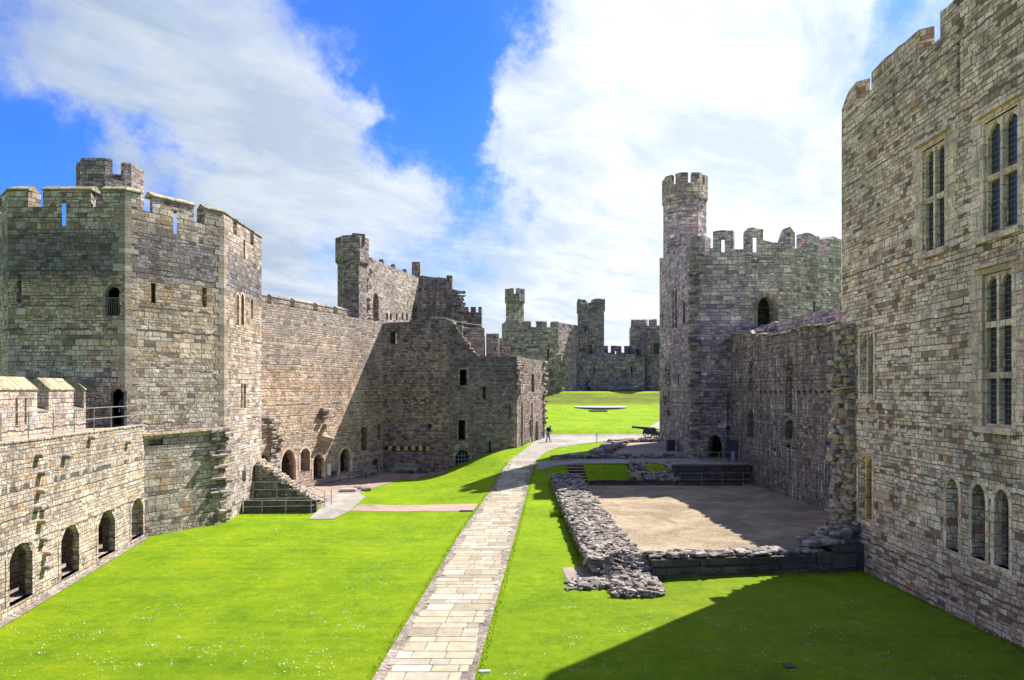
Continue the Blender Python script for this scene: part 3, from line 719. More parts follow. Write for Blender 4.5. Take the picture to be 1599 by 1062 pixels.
# railing across the upper opening
def railing(parent, pts, h=1.05, n_mid=1, post=.022, rail=.02, name='railing', mat_=None, bars=0):
    mb_ = MB()
    for a, b in zip(pts, pts[1:]):
        a = Vector(a); b = Vector(b)
        for k in range(1, n_mid + 2):
            z = Vector((0, 0, h * k / (n_mid + 1))); mb_.tube(a + z, b + z, rail, 8)
        for k in range(bars): q = a.lerp(b, (k + 1) / (bars + 1)); mb_.tube(q, q + Vector((0, 0, h)), rail * .7, 6)
    for i, a in enumerate(pts):
        a = Vector(a); mb_.tube(a - Vector((0, 0, .03)), a + Vector((0, 0, h)), post, 8)
        mb_.tube(a, a + Vector((0, 0, .02)), post * 2.2, 8)
    return mb_.build(name, mat_ or M['metal'], parent)
r_ = railing(wt, [wa.p(hop['u0'] + .02, hop['z0'] + .02, .1), wa.p(hop['u1'] - .02, hop['z0'] + .02, .1)], 1.0, 0, .02, .018, 'opening_railing', None, 5)

# ------------------------------------------------------------------ gallery wall on the left
gal = thing('curtain_wall', (-19.5, 26, -8.7), 'low sunlit gallery wall with four shouldered doorways at the lawn on the far left', 'wall')
wg = Wall((-17.2, 11.5), (-21.25, 38.9))
ga = [op(wg, 14, 848, 50, 938, 'shoulder', 1.6, True), op(wg, 95, 820, 123, 898, 'shoulder', 1.6, True), op(wg, 153, 797, 179, 867, 'shoulder', 1.6, True), op(wg, 205, 778, 223, 839, 'shoulder', 1.6, True)]
ga.append(dict(ga[0])); sh = 6.4
ga[-1] = dict(poly=[(u - sh, z) for u, z in ga[0]['poly']], dep=1.6, thru=True, u0=ga[0]['u0'] - sh, u1=ga[0]['u1'] - sh, z0=ga[0]['z0'], z1=ga[0]['z1'])
for h in ga: h['splay'] = .75
mb = MB(); build_wall(mb, wg, -9.3, [(0, -2.0), (wg.L, -2.05)], ga, .9, (0, 0), .015)
chamber(mb, wg, 0, wg.L - .1, .88, 4.6, -9.0, -2.13)
galw = mb.build('wall', M['gallery'], gal)
for h in ga: ring_part('door_surround', M['gallery'], gal, wg, h, .22, .02, 0, False)
st = MB()
for px_, py_ in ((58, 712), (62, 740), (60, 767), (57, 793), (68, 792), (62, 815), (66, 842), (70, 864), (68, 886), (100, 713), (198, 691), (140, 684)):
    st = MB(); u, z = wg.px(px_, py_); st.stone(wg.p(u, z, -.06), (.34, .5, .17), wg.rz(), .12, 0, .1); st.build('corbel', M['rubble'], gal)
ho = MB()
for k in range(9):
    u, z = wg.px(20 + k * 23, 700 + 12 * (k % 3)); 
wk = MB()
nst = 50
for k in range(nst):
    u = wg.L * k / nst; wk.stone(wg.p(u + wg.L / nst / 2, -1.99, .15), (wg.L / nst * .96, .42, .1), wg.rz(), .08)
wk.build('wall_edge', M['rubblepale'], gal)
wp = Wall(tuple(wg.p(0, 0, 2.35).xy), tuple(wg.p(wg.L - .2, 0, 2.35).xy))
PT = .42; pz = .12
pm = [(0, 4.6), (5.4, 9.2)]
e = [wp.px(x, 600)[0] for x in (0, 58, 76, 115, 131)]
pm = [(0.0, e[0] - 5.3), (e[0] - 4.6, e[0] - .9), (e[0] - .3, e[1]), (e[2], e[3]), (e[4], wp.L)]
ph = [op(wp, 24, 622, 28, 668, dep=.35), op(wp, 38.5, 622, 41.5, 664, dep=.35), op(wp, 141, 618, 144, 655, dep=.35), op(wp, 149, 618, 152, 650, dep=.35)]
mb = MB(); build_wall(mb, wp, -8.9, crenels(wp.L, pm, -1.05, pz - .1), ph, 1.0, (0, 0), .02)
par = mb.build('parapet', M['gallery'], gal)
cp = MB()
for a, b in pm: coping_part(M['coping'], par, wp, a + .05, b - .05, pz - .1, 1.0, .62, .05)
for a, b in zip(pm, pm[1:]): coping_part(M['coping'], par, wp, a[1] + .07, b[0] - .07, -1.05, 1.0, .25, .03)
gr = thing('railing', tuple(wg.p(10, -2.0, .35)), 'thin grey-green metal railing along the gallery walk on the left', 'railing')
railing(gr, [wg.p(wg.px(x, 680)[0], -1.94, .3) for x in (-90, -40, 15, 57, 95, 127, 157)] + [wg.p(wg.px(183, 680)[0], -1.94, .3), wg.p(wg.L - .15, -1.94, .3)], 1.08, 1, .022, .022, 'rail')

# ------------------------------------------------------------------ north curtain wall
cw = thing('curtain_wall', (-16, 59, -8.2), 'high sunlit curtain wall of golden rubble between the octagonal tower and the gatehouse', 'wall')
A = (-19.95, 50.2); B = (-12.75, 66.9)
wd_ = Wall(A, B)
dh = [op(wd_, 439, 702, 462, 758, 'arch', 1.6), op(wd_, 469, 700, 484, 735, 'shoulder', .9), op(wd_, 489, 709, 506, 748, 'shoulder', 1.4), op(wd_, 531, 700, 548, 738, 'shoulder', 1.6),
      op(wd_, 400, 710, 419, 744, 'ragged', 1.5), op(wd_, 564, 667, 573, 703, 'rect', 1.2), op(wd_, 590, 662, 594, 686, 'rect', 1.0), op(wd_, 582, 716, 591, 735, 'arch', 1.2), op(wd_, 518, 735, 527, 744, 'rect', .8)]
for h in dh[:-1]:
    if h is not dh[1]: h['thru'] = True; h['splay'] = .28
mb = MB(); build_wall(mb, wd_, -9, [(0, 6.85), (wd_.L, 6.85)], dh, 1.0, (0, 0), .05)
chamber(mb, wd_, .1, wd_.L - .3, .98, 3.6, -8.6, -3.2)
mb.box(wd_.p(wd_.L / 2, 6.73, 1.55), (wd_.L, 1.3, .2), wd_.rz())
cww = mb.build('wall', M['curtain'], cw)
for h in dh[:4]: ring_part('door_surround', M['dressed'], cw, wd_, h, .17, .02, 0, False)
wdp = Wall(tuple(wd_.p(-.3, 0, 2.1).xy), tuple(wd_.p(wd_.L + 1, 0, 2.1).xy))
gaps = [wdp.px(x, 470)[0] for x in (417, 424, 453, 460, 489, 496, 520, 527, 549, 553)]
cr = [0] + gaps + [wdp.L]
pm = list(zip(*[iter(cr)] * 2))
mb = MB(); build_wall(mb, wdp, 5.5, crenels(wdp.L, pm, 7.15, 7.75), (), .6, (0, 0), .03)
pp = mb.build('parapet', M['curtain'], cw)
cp = MB()
for a, b in pm: coping_part(M['coldcoping'], pp, wdp, a + .04, b - .04, 7.76, .6, .3, .04)
st = MB()
for (px_, py_, s_) in ((404, 654, .4), (416, 654, .4), (404, 665, .4), (416, 665, .4), (500, 640, .5), (508, 640, .5), (500, 652, .45), (504, 664, .4), (434, 688, .3), (420, 690, .4), (395, 684, .5)):
    st = MB(); u, z = wd_.px(px_ + 3, py_); st.stone(wd_.p(u, z, -.08), (s_ * 1.3, .7, .26), wd_.rz(), .15, 0, .1); st.build('corbel', M['rubble'], cw)
st = MB(); toothing(st, wd_, 2.7, -6.6, -2.4, .7, .3, .3, dens=1.0)
st.build('broken_masonry', M['rubble'], cw)
# hood on the wall (remains of a fireplace)
u, z = wd_.px(505, 690); hd = MB()
v0 = [wd_.p(u - .5, z + .6, 0), wd_.p(u + .5, z + .6, 0), wd_.p(u + .35, z - 1.1, 0), wd_.p(u - .3, z - 1.1, 0)]; v1 = [wd_.p(u - .45, z + .5, -.7), wd_.p(u + .5, z + .25, -.7)]
hd.add(v0 + v1, [(0, 1, 5, 4), (4, 5, 2, 3), (0, 4, 3), (1, 2, 5)]); hd.build('fireplace_hood', M['curtain'], cw)
# white notice on the wall
u, z = wd_.px(513.5, 733)
nb = MB(); nb.box(wd_.p(u, z, -.03), (.42, .05, 1.0), wd_.rz()); tag(nb.build('notice_board', M['white']), 'small upright white notice fixed to the curtain wall beside the arched doorways', 'sign')

# ruined stair foot by the tower
rs = thing('ruined_stair', (-17.2, 49, -8.3), 'broken rubble stair stump stepping down between the octagonal tower and curtain wall', 'ruin')
ws = Wall((-18.35, 47.6), (-13.9, 48.6))
mb = MB(); build_wall(mb, ws, -9, [(0, -5.3), (.8, -5.7), (1.5, -6.3), (2.2, -6.9), (3.0, -7.4), (3.8, -7.9), (ws.L, -8.1)], (), 2.4, (0, 0), .12, step=.2)
mb.build('wall', M['hallwall'], rs)
mb = MB()
for k in range(170):
    t = R.random(); u = t * ws.L; zt = interp(u, [(0, -5.2), (.8, -5.6), (1.5, -6.2), (2.2, -6.8), (3.0, -7.35), (3.8, -7.85), (ws.L, -8.1)])
    mb.stone(ws.p(u, zt + .04, R.uniform(.05, 2.3)), (R.uniform(.3, .7), R.uniform(.25, .5), R.uniform(.12, .24)), R.uniform(0, 3), .2, 0, .2)
mb.build('rubble_top', M['rubblepale'], rs)
dk = MB(); g0 = G(383, 806); g1 = G(497, 806)
dk.box((-15.8, 45.6, -8.05), (4.9, .35, 1.1), .02); o_ = dk.build('retaining_wall', M['plinth'])
tag(o_, 'low black retaining wall behind the railing at the foot of the ruined stair', 'wall')
rl = thing('railing', (-16, 45, -8.4), 'grey metal two-bar railing guarding the sunken stair beside the left lawn', 'railing')
railing(rl, [(-18.2, 45.1, -8.42), (-16.9, 45.1, -8.4), (-15.3, 45.1, -8.36), (-13.55, 45.0, -8.33), (-13.0, 48.0, -8.25)], 1.1, 1, .028, .024, 'rail')
rl2 = thing('railing', (-16, 47.2, -8.3), 'rear grey metal railing in front of the ruined stair stump', 'railing')
railing(rl2, [(-18.2, 47.0, -7.5), (-16.6, 47.1, -7.5), (-15.0, 47.2, -7.5), (-13.3, 47.3, -8.2)], 1.05, 1, .024, .022, 'rail')
for k, (x, y, s_) in enumerate(((-13.3, 54.2, 1.3), (-11.9, 54.6, .8), (-12.8, 55.4, .7))):
    q = MB(); q.stone((x, y, gz(x, y) + .12), (s_, s_ * .5, .3), .2 * k, .2, 0, .05)
    tag(q.build('fallen_stone', M['rubble']), ['long flat fallen stone lying on the gravel by the curtain wall', 'short squat fallen stone to the right of the long flat one', 'smallest fallen stone behind the long flat one'][k], 'stone', 'fallen stones on the gravel')

# ------------------------------------------------------------------ gatehouse (middle left)
gh = thing('gatehouse', (-6, 70, -7.5), 'large half-ruined gatehouse of grey stone in the middle distance with a tall roofless chamber behind', 'gatehouse')
E0, E1, E2, E3 = (-12.95, 66.6), (-6.15, 65.1), (.5, 67.0), (3.75, 76.0)
we, wf, wgf = Wall(E0, E1), Wall(E1, E2), Wall(E2, E3)
he = [op(we, 609, 518, 619, 537, dep=.9), op(we, 668, 662, 674, 669, dep=.6)] + [op(we, x - 3.2, 697, x + 3.2, 704, dep=.5) for x in (604, 616, 628, 640, 651, 662)]
door_f = op(wf, 711, 702, 733, 733, 'arch', .7)
hf = [op(wf, 718, 577, 729.5, 602, dep=1.2), op(wf, 754, 604, 759.5, 623, dep=1.0), op(wf, 716, 656, 727, 687, 'rect', 1.2), door_f, op(wf, 763.5, 689, 767, 709, dep=.8), op(wf, 795, 629, 798, 655, dep=.8)]
hg = [op(wgf, 829.5, 582, 834.5, 612, 'arch', .5), op(wgf, 835.5, 657, 840.5, 695, 'arch', .8), op(wgf, 827, 656, 829, 682, dep=.3)]
mb = MB()
for h in (he[0], hf[0], hf[1], hf[2], hf[3]): h['thru'] = True
chamber(mb, wf, .2, wf.L - 1.4, 1.5, 4.2, -8.6, 3.0)
mt3 = mitres([E0, E1, E2, E3])
build_wall(mb, we, -9, [(0, 6.75), (we.L, 6.9)], he, 1.6, (0, mt3[1]), .04)
slope = [(0, 6.9), (.5, 6.6), (1.1, 5.6), (1.8, 4.7), (2.4, 3.9), (2.8, 3.45), (wf.L, 3.45)]
fm_ = MB(); build_wall(fm_, wf, -9, slope, hf, 1.6, (mt3[1], mt3[2]), .06)
build_wall(mb, wgf, -8, [(0, 3.45), (wgf.L * .5, 3.4), (wgf.L, 3.3)], hg, 1.6, (mt3[2], 0), .08)
wback = Wall(E3, (-2.5, 79)); build_wall(mb, wback, -7, [(0, 3.3), (wback.L, 3.3)], (), 1.2, (0, 0), .05)
mb.add([(-12.5, 67.5, 6.6), (-6.2, 66.2, 6.6), (-5, 74, 6.6), (-11, 76, 6.6)], [(0, 1, 2, 3)])
mb.add([(-5, 66.5, 3.1), (.6, 68, 3.1), (3.2, 75.5, 3.1), (-3, 78, 3.1)], [(0, 1, 2, 3)])
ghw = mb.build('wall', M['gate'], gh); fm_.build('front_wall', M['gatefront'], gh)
# stepped ruins on top
mb = MB()
def block(x0, x1, y1, y0, Y, dep, parent_mb, z0=None, j=.06, holes=()):
    w = Wall(P(x0, 600, Y).xy, P(x1, 600, Y).xy)
    a = w.px(x0, y1)[1]
    build_wall(parent_mb, w, (HY - y0) / F * Y if z0 is None else z0, [(0, a), (w.L, a)], holes, dep, (0, 0), j); return w
block(722, 756, 512, 560, 69.5, 3.0, mb, 3.0)
block(759, 779, 521, 560, 70.5, 3.6, mb, 3.0)
block(703, 722, 508, 530, 68.6, 2.4, mb, 3.2)
block(779.5, 797, 528, 560, 73.0, 2.0, mb, 3.0, .15)
mb.build('ruined_parapet', M['gatelit'], gh)
mb = MB(); 
for k in range(190):
    t = R.random(); u = t * 2.9; zt = interp(u, slope); mb.stone(wf.p(u, zt + .02, R.uniform(.0, 2.6)), (R.uniform(.25, .6), R.uniform(.25, .5), R.uniform(.12, .25)), R.uniform(0, 3), .2, 0, .2)
mb.build('broken_masonry', M['rubblepale'], gh); mb = MB(); toothing(mb, wgf, .7, -.3, 2.9, 1.3, .5, .36, dens=.75)
mb.build('broken_masonry', M['rubblepale'], gh); mb = MB(); toothing(mb, wgf, wgf.L - .35, -5, 3.1, .7, .45, .34, dens=.6)
mb.build('broken_masonry', M['rubblepale'], gh)
for h in (hf[0], hf[2]): ring_part('window_surround', M['dressedgrey'], gh, wf, h, .2, .02, 0, False)
ring_part('door_surround', M['dressedgrey'], gh, wf, door_f, .3, .04, 0, False); ring_part('window_surround', M['dressedgrey'], gh, wgf, hg[0], .14, .02); ring_part('door_surround', M['dressedgrey'], gh, wgf, hg[1], .18, .03, 0, False)
for u_ in (1.6, 4.9): dr = MB(); dr.tube(wgf.p(u_, -7.5, -.06), wgf.p(u_, -1.2, -.06), .1, 8); dr.build('wall_shaft', M['dressed'], gh)
dr = MB()
for k in range(9): dr.stone(wf.p((door_f['u0'] + door_f['u1']) / 2 + (k - 4) * .2, door_f['z1'] + .62 - abs(k - 4) * .12, -.04), (.26, .3, .5), wf.rz(), .15)
dr.build('arch_rubble', M['rubble'], gh)
for x in (609, 622, 634, 646, 657, 668): sm_ = MB(); u = we.px(x, 700)[0]; sm_.box(we.p(u, we.px(x, 700)[1], -.01), (.36, .1, .42), we.rz()); sm_.build('corbel', M['goldstone'], gh)
quoin_stack(gh, wf, wgf, -6, -.4, M['quoin'])
# lattice gate in the arched doorway
lt = MB(); c_ = (door_f['u0'] + door_f['u1']) / 2; hw = (door_f['u1'] - door_f['u0']) / 2 - .03
for k in range(5):
    u = c_ + (k - 2) / 2 * hw * .97; zt = door_f['z1'] - .06 - (abs(k - 2) / 2) ** 2 * hw * 1.1
    lt.tube(wf.p(u, door_f['z0'], .3), wf.p(u, zt, .3), .035, 6)
for k in range(4):
    z = door_f['z0'] + .1 + k * .42; lt.tube(wf.p(c_ - hw, z, .28), wf.p(c_ + hw, z, .28), .035, 6)
lt.build('lattice_gate', M['bluepaint'], gh)
# tall chamber
H0, H1, H2 = (-14.75, 67.8), (-11.2, 80.8), (-6.1, 81.2)
wh, wi = Wall(H0, H1), Wall(H1, H2)
hh = [op(wh, 582.5, 457, 591.5, 502, 'arch', 1.2), op(wh, 644, 472, 653, 503, 'arch', 1.2)] + [op(wh, x, 488, x + 3, 500, 'arch', .8) for x in (603, 609, 618, 627, 634)]
mb = MB()
build_wall(mb, wh, 2, [(0, 13.9), (.6, 13.7), (wh.L, 13.6)], hh, 1.5, (0, 0), .12)
mb.build('chamber_wall', M['gatelit'], gh)
mb = MB(); z0 = 13.9
build_wall(mb, wi, 0, [(0, 13.9), (wi.L * .62, 13.7), (wi.L * .64, 13.2), (wi.L * .72, 13.0), (wi.L * .74, 12.4), (wi.L * .9, 12.2), (wi.L * .93, 11), (wi.L, 10.2)], (), 5, (0, 0), .12)
block(697, 706, 430, 462, 82.0, 1.2, mb)
mb.build('dark_wall', M['hallwall'], gh)
mb = MB(); block(643, 656, 409, 445, 83.5, 1.2, mb); mb.build('chimney_stub', M['gatelit'], gh)
mb = MB(); w_ = Wall(P(722, 500, 86).xy, P(752, 500, 86).xy)
build_wall(mb, w_, 0, crenels(w_.L, [(0, .75), (1.05, 1.7), (2.05, w_.L)], 10.1, 10.8), (), 2, (0, 0), .04)
cp = MB()
for a in (460, 505, 470): pass
mb.build('rear_battlement', M['gate'], gh)
mb = MB()
for x in (600, 618, 636): mb = MB(); u = wh.px(x, 420)[0]; mb.stone(wh.p(u, 13.85, .3), (.35, .5, .5), wh.rz(), .1); mb.build('merlon', M['rubble'], gh)
mb = MB(); toothing(mb, wh, .4, 6, 13.6, .7, .3, .34, dens=.7); mb.build('broken_masonry', M['rubble'], gh); mb = MB(); toothing(mb, wi, wi.L - .6, 6, 12.0, 1.4, .5, .34, dens=.8)
mb.build('broken_masonry', M['rubble'], gh)
tt = turret(gh, (-15.95, 66.6), 1.42, 3, 12.7, 15.15, M['gate'], 6, 6, .0, .22, ruin=.06, a0=radians(10))
gw = MB(); q0 = P(548, 600, 66.6); gw.box((-15.3, 66.2, 14.9), (1.2, 1.3, 1.1), .4); gw.build('turret_cap', M['gate'], tt)
rg = thing('railing', (-5.5, 68, 6.7), 'pale handrail on top of the gatehouse beside the stepped ruin', 'railing')
rp = [P(672, 499, 67.2), P(690, 499, 67.2), P(722, 507, 68.4), P(752, 511, 71.5)]
for q in rp: q.z -= .15
railing(rg, [(q.x, q.y, q.z - .6) for q in rp], .95, 1, .03, .03, 'rail')

# ------------------------------------------------------------------ chamber tower (middle right)
ct = thing('castle_tower', (22, 66, -6.2), 'polygonal tower with a tall slim turret and dark pointed doorway, right of the far lawn', 'tower')
CP = [(15.85, 71.7), (16.3, 60.5), (25.1, 60.2), (31.6, 64), (33.5, 72), (26, 78)]
wq, wr, wts = Wall(CP[0], CP[1]), Wall(CP[1], CP[2]), Wall(CP[2], CP[3])
cdoor = op(wr, 1104.5, 679, 1128, 719, 'arch', thru=True); carch = op(wr, 1183, 463, 1209, 512, 'arch', thru=True)
qh = [op(wq, 1049.5, 452, 1052.5, 512, 'arch', .6), op(wq, 1054, 452, 1057, 512, 'arch', .6), op(wq, 1066.5, 470, 1070, 506, 'arch', .6), op(wq, 1038, 567, 1046, 600, 'ragged', .7), op(wq, 1036, 618, 1045, 633, 'ragged', .7), op(wq, 1058, 583, 1060.5, 602, dep=.5), op(wq, 1033.5, 490, 1036, 515, dep=.5)]
sl1 = op(wr, 1126.5, 371, 1131.5, 394, thru=True, splay=.4); sl2 = op(wr, 1175.5, 368, 1181, 394, thru=True, splay=.45)
um = lambda w, *x: [w.px(q, 380)[0] for q in x]
rm = um(wr, 1101, 1113, 1145, 1161, 1192, 1229)
rtop = [(0, 14.2), (rm[0], 14.0), (rm[0], 12.9), (rm[1], 12.9), (rm[1], 14.4), (rm[2], 14.5), (rm[2], 12.8), (rm[3], 12.8), (rm[3], 14.3), (rm[3] + .4, 14.7), (rm[4], 14.6), (rm[4], 13.6), (rm[4] + .8, 13.4), (rm[5] - .3, 13.5), (rm[5], 14.4), (wr.L, 14.8)]
tm = um(wts, 1236, 1247, 1252, 1283, 1291)
ttop = [(0, 14.8), (tm[1] - .5, 14.3), (tm[1] - .5, 12.9), (tm[2] + .5, 12.9), (tm[2] + .5, 14.5), (tm[3] - .3, 14.4), (tm[3] - .3, 12.8), (tm[4] + .5, 12.8), (tm[4] + .5, 14.4), (tm[4] + 1.0, 14.7), (wts.L, 14.5)]
mb = MB()
spec = {0: dict(top=[(0, 14.2), (2, 13.9), (2.01, 13.3), (2.6, 13.3), (2.61, 14), (5, 13.9), (5.1, 13.2), (5.8, 13.2), (5.9, 14.0), (8.4, 13.8), (8.5, 13.2), (9.2, 13.2), (9.3, 14.0), (wq.L, 14.2)], holes=qh, j=.07),
        1: dict(top=rtop, holes=[cdoor, carch, sl1, sl2], j=.09), 2: dict(top=ttop, holes=[op(wts, 1269.5, 470, 1273, 498, dep=.5)], j=.09)}
tower_walls(mb, CP, -7.5, 1.0, spec, lambda w: [(0, 14.2), (w.L, 14.2)])
mb.prism(inset(CP, .8), 11.6, 11.9); mb.prism(inset(CP, .8), -6.35, -6.22); mb.box((22, 64.5, 3), (9, .4, 14)); mb.box((21.6, 66, -2), (8, .4, 9))
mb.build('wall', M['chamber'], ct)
turret(ct, (17.95, 69.4), 2.2, 8, 19.55, 22.0, M['chamber'], 8, 1, .24, .14, ruin=.12)
mb = MB(); toothing(mb, wr, .15, -7, 12.5, .7, .3, .34, dens=.8); mb.build('broken_masonry', M['rubble'], ct); mb = MB(); toothing(mb, wq, wq.L - .3, -7, 5, .6, .25, .34, dens=.8)
mb.build('broken_masonry', M['rubble'], ct); mb = MB(); toothing(mb, wq, 3.4, -2.5, 2.5, .7, .22, .3, dens=1.0)
mb.build('broken_masonry', M['rubble'], ct)
dr = MB(); ring(dr, wr, cdoor, .34, .05, 0, False); dr.build('door_surround', M['dressedgrey'], ct)
quoin_stack(ct, wq, wr, 5, 13.8, M['quoin'])
dr = MB(); ring(dr, wr, carch, .34, .02, 0, False); dr.build('arch_surround', M['rubble'], ct)
pc = MB(); x, z = wr.px(1136, 614); pc.tube(wr.p(x, z, -.1), wr.p(x, -6.2, -.1), .05, 8)
for k in range(5): pc.box(wr.p(x, -6 + k * 1.25, -.06), (.16, .12, .05), wr.rz())
pc.build('drainpipe', M['iron'], ct)

# ------------------------------------------------------------------ hall wall
hw_ = thing('hall_wall', (20.2, 47, -7.8), 'streaked grey back wall of the roofless hall, above the sandy gravel floor', 'wall')
wu = Wall((19.75, 60.1), (20.7, 33.6))
uh = [op(wu, 1226, 560, 1240, 645, 'arch', .5), op(wu, 1226, 655, 1238, 690, 'ragged', .6), op(wu, 1168, 562, 1178, 610, 'arch', .35), op(wu, 1167, 640, 1178, 684, 'arch', .45)]
uh += [op(wu, x - 1.6 - (x - 1185) * .008, 609.5, x + 1.6 + (x - 1185) * .008, 614.5, dep=.5) for x in (1188, 1195, 1203, 1211, 1219, 1247, 1256, 1265, 1274, 1284, 1294)]
uh += [op(wu, x, y, x + 4, y + 5, dep=.5) for x, y in ((1262, 665), (1290, 690), (1208, 700), (1250, 520), (1275, 540))]
utop = [(0, 5.2), (2, 4.9), (4, 5.1), (5, 4.6), (8, 4.3), (11, 4.2), (14, 4.4), (17, 4.2), (20, 4.3), (wu.L, 4.3)]
mb = MB(); build_wall(mb, wu, -9, utop, uh, 2.4, (0, 0), .1)
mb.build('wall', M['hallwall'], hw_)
mb = MB()
wv2 = Wall(tuple(wu.p(0, 0, 2.1).xy), tuple(wu.p(wu.L, 0, 2.1).xy))
build_wall(mb, wv2, 3.5, crenels(wv2.L, [(0, 3), (3.6, 6.2), (6.9, 10), (10.6, 14), (14.6, 20), (20.5, wv2.L)], 5.0, 5.75), (), .7, (0, 0), .08)
mb.build('parapet', M['chamber'], hw_)
mb = MB()
for k in range(420):
    u = R.uniform(0, 20); d = R.uniform(-.05, 2.0)
    mb.stone(wu.p(u, interp(u, utop) + .05, d), (R.uniform(.25, .7), R.uniform(.25, .5), R.uniform(.08, .2)), R.uniform(0, 3), .2, 0, .12)
mb.build('rubble_top', M['rubble'], hw_)
fc = MB()      # little fern rooted in the wall
uf, zf = wu.px(1232, 697)
for k in range(90):
    a = R.uniform(-1.4, 1.4); l = R.uniform(.15, .5); b0 = wu.p(uf + R.uniform(-.15, .15), zf + R.uniform(-.1, .1), 0); tip = b0 + Vector((-R.uniform(.1, .35), sin(a) * l, cos(a) * l * .6))
    s_ = Vector((0, .04, .02)); fc.add([b0 - s_, b0 + s_, tip], [(0, 1, 2)])
M['fern'] = plain('fern_green', (.09, .22, .02), .7)
tag(fc.build('fern', M['fern']), 'small green fern growing out of the streaked hall wall', 'plant')

# ------------------------------------------------------------------ queens tower (near right)
qt = thing('castle_tower', (22, 22, -8.4), 'huge near tower of pale coursed stone with mullioned windows filling the right edge', 'tower')
QP = [(16.4, 33.2), (15.8, 12), (32, 12), (32, 33.2)]
wv = Wall(QP[0], QP[1])
wins = {}
def win(name, x0, y0, x1, y1, cols, rows, kind='rect'):
    h = op(wv, x0, y0, x1, y1, kind, thru=True); wins[name] = (h, cols, rows); return h
Wn = [win('a', 1441, 226, 1476, 391, 2, 2), win('b', 1537, 178, 1590, 361, 2, 2), win('c', 1535, 424, 1581, 667, 2, 3)]
tw1 = op(wv, 1344, 517, 1364, 619, 'rect', thru=True); tw2 = op(wv, 1341, 711, 1362, 813, 'rect', thru=True)
lan = [op(wv, 1478, 748, 1497, 860, 'arch', thru=True), op(wv, 1518, 756, 1539, 873, 'arch', thru=True), op(wv, 1553, 764, 1576, 886, 'arch', thru=True)]
slq = [op(wv, 1394, 143, 1398, 185, dep=.6), op(wv, 1494, 66, 1499, 150, dep=.6), op(wv, 1442, 611, 1451, 619, dep=.4)]
mu = [wv.px(x, 100)[0] for x in (1354, 1366, 1449, 1459)]
g1, g2 = 1.5, 6.6
qz = lambda u, d=0: 14.75 - .055 * u - d
qtop = [(0, 14.0), (.7, qz(.7, .15)), (g1, qz(g1)), (g1, qz(g1, 1.0)), (g1 + 1.4, qz(g1, 1.0)), (g1 + 1.4, qz(3, .15)), (g1 + 2.6, qz(4)), (g2, qz(g2)), (g2, qz(g2, 1.05)), (g2 + 1.4, qz(g2, 1.05)), (g2 + 1.4, qz(8)), (g2 + 5, qz(g2 + 5)), (g2 + 5, qz(12, 1)), (g2 + 6.2, qz(12, 1)), (g2 + 6.2, qz(13)), (wv.L, qz(wv.L))]
qold = [(0, 14.3), (mu[0] * .5, 14.6), (mu[0], 14.75), (mu[0], 13.7), (mu[1], 13.7), (mu[1], 14.5), (mu[1] + 1.2, 14.75), (mu[2], 14.8), (mu[2], 13.7), (mu[3], 13.7), (mu[3], 14.7), (mu[3] + 3.4, 14.8), (mu[3] + 3.4, 13.7), (mu[3] + 4.1, 13.7), (mu[3] + 4.1, 14.8), (wv.L, 14.8)]
mb = MB()
tower_walls(mb, QP, -9.3, .9, {0: dict(top=[(0, 13.0), (wv.L, 13.0)], holes=Wn + [tw1, tw2] + lan + slq, j=.05)}, lambda w: [(0, 13.0), (w.L, 13.0)])
build_wall(mb, wv, 13.003, qtop, (), .45, (.9, 0), .05)
mb.prism(inset(QP, .7), 11.9, 12.2); mb.prism(inset(QP, .7), 4.9, 5.1); mb.prism(inset(QP, .7), -2.9, -2.7)
mb.build('wall', M['queen'], qt)
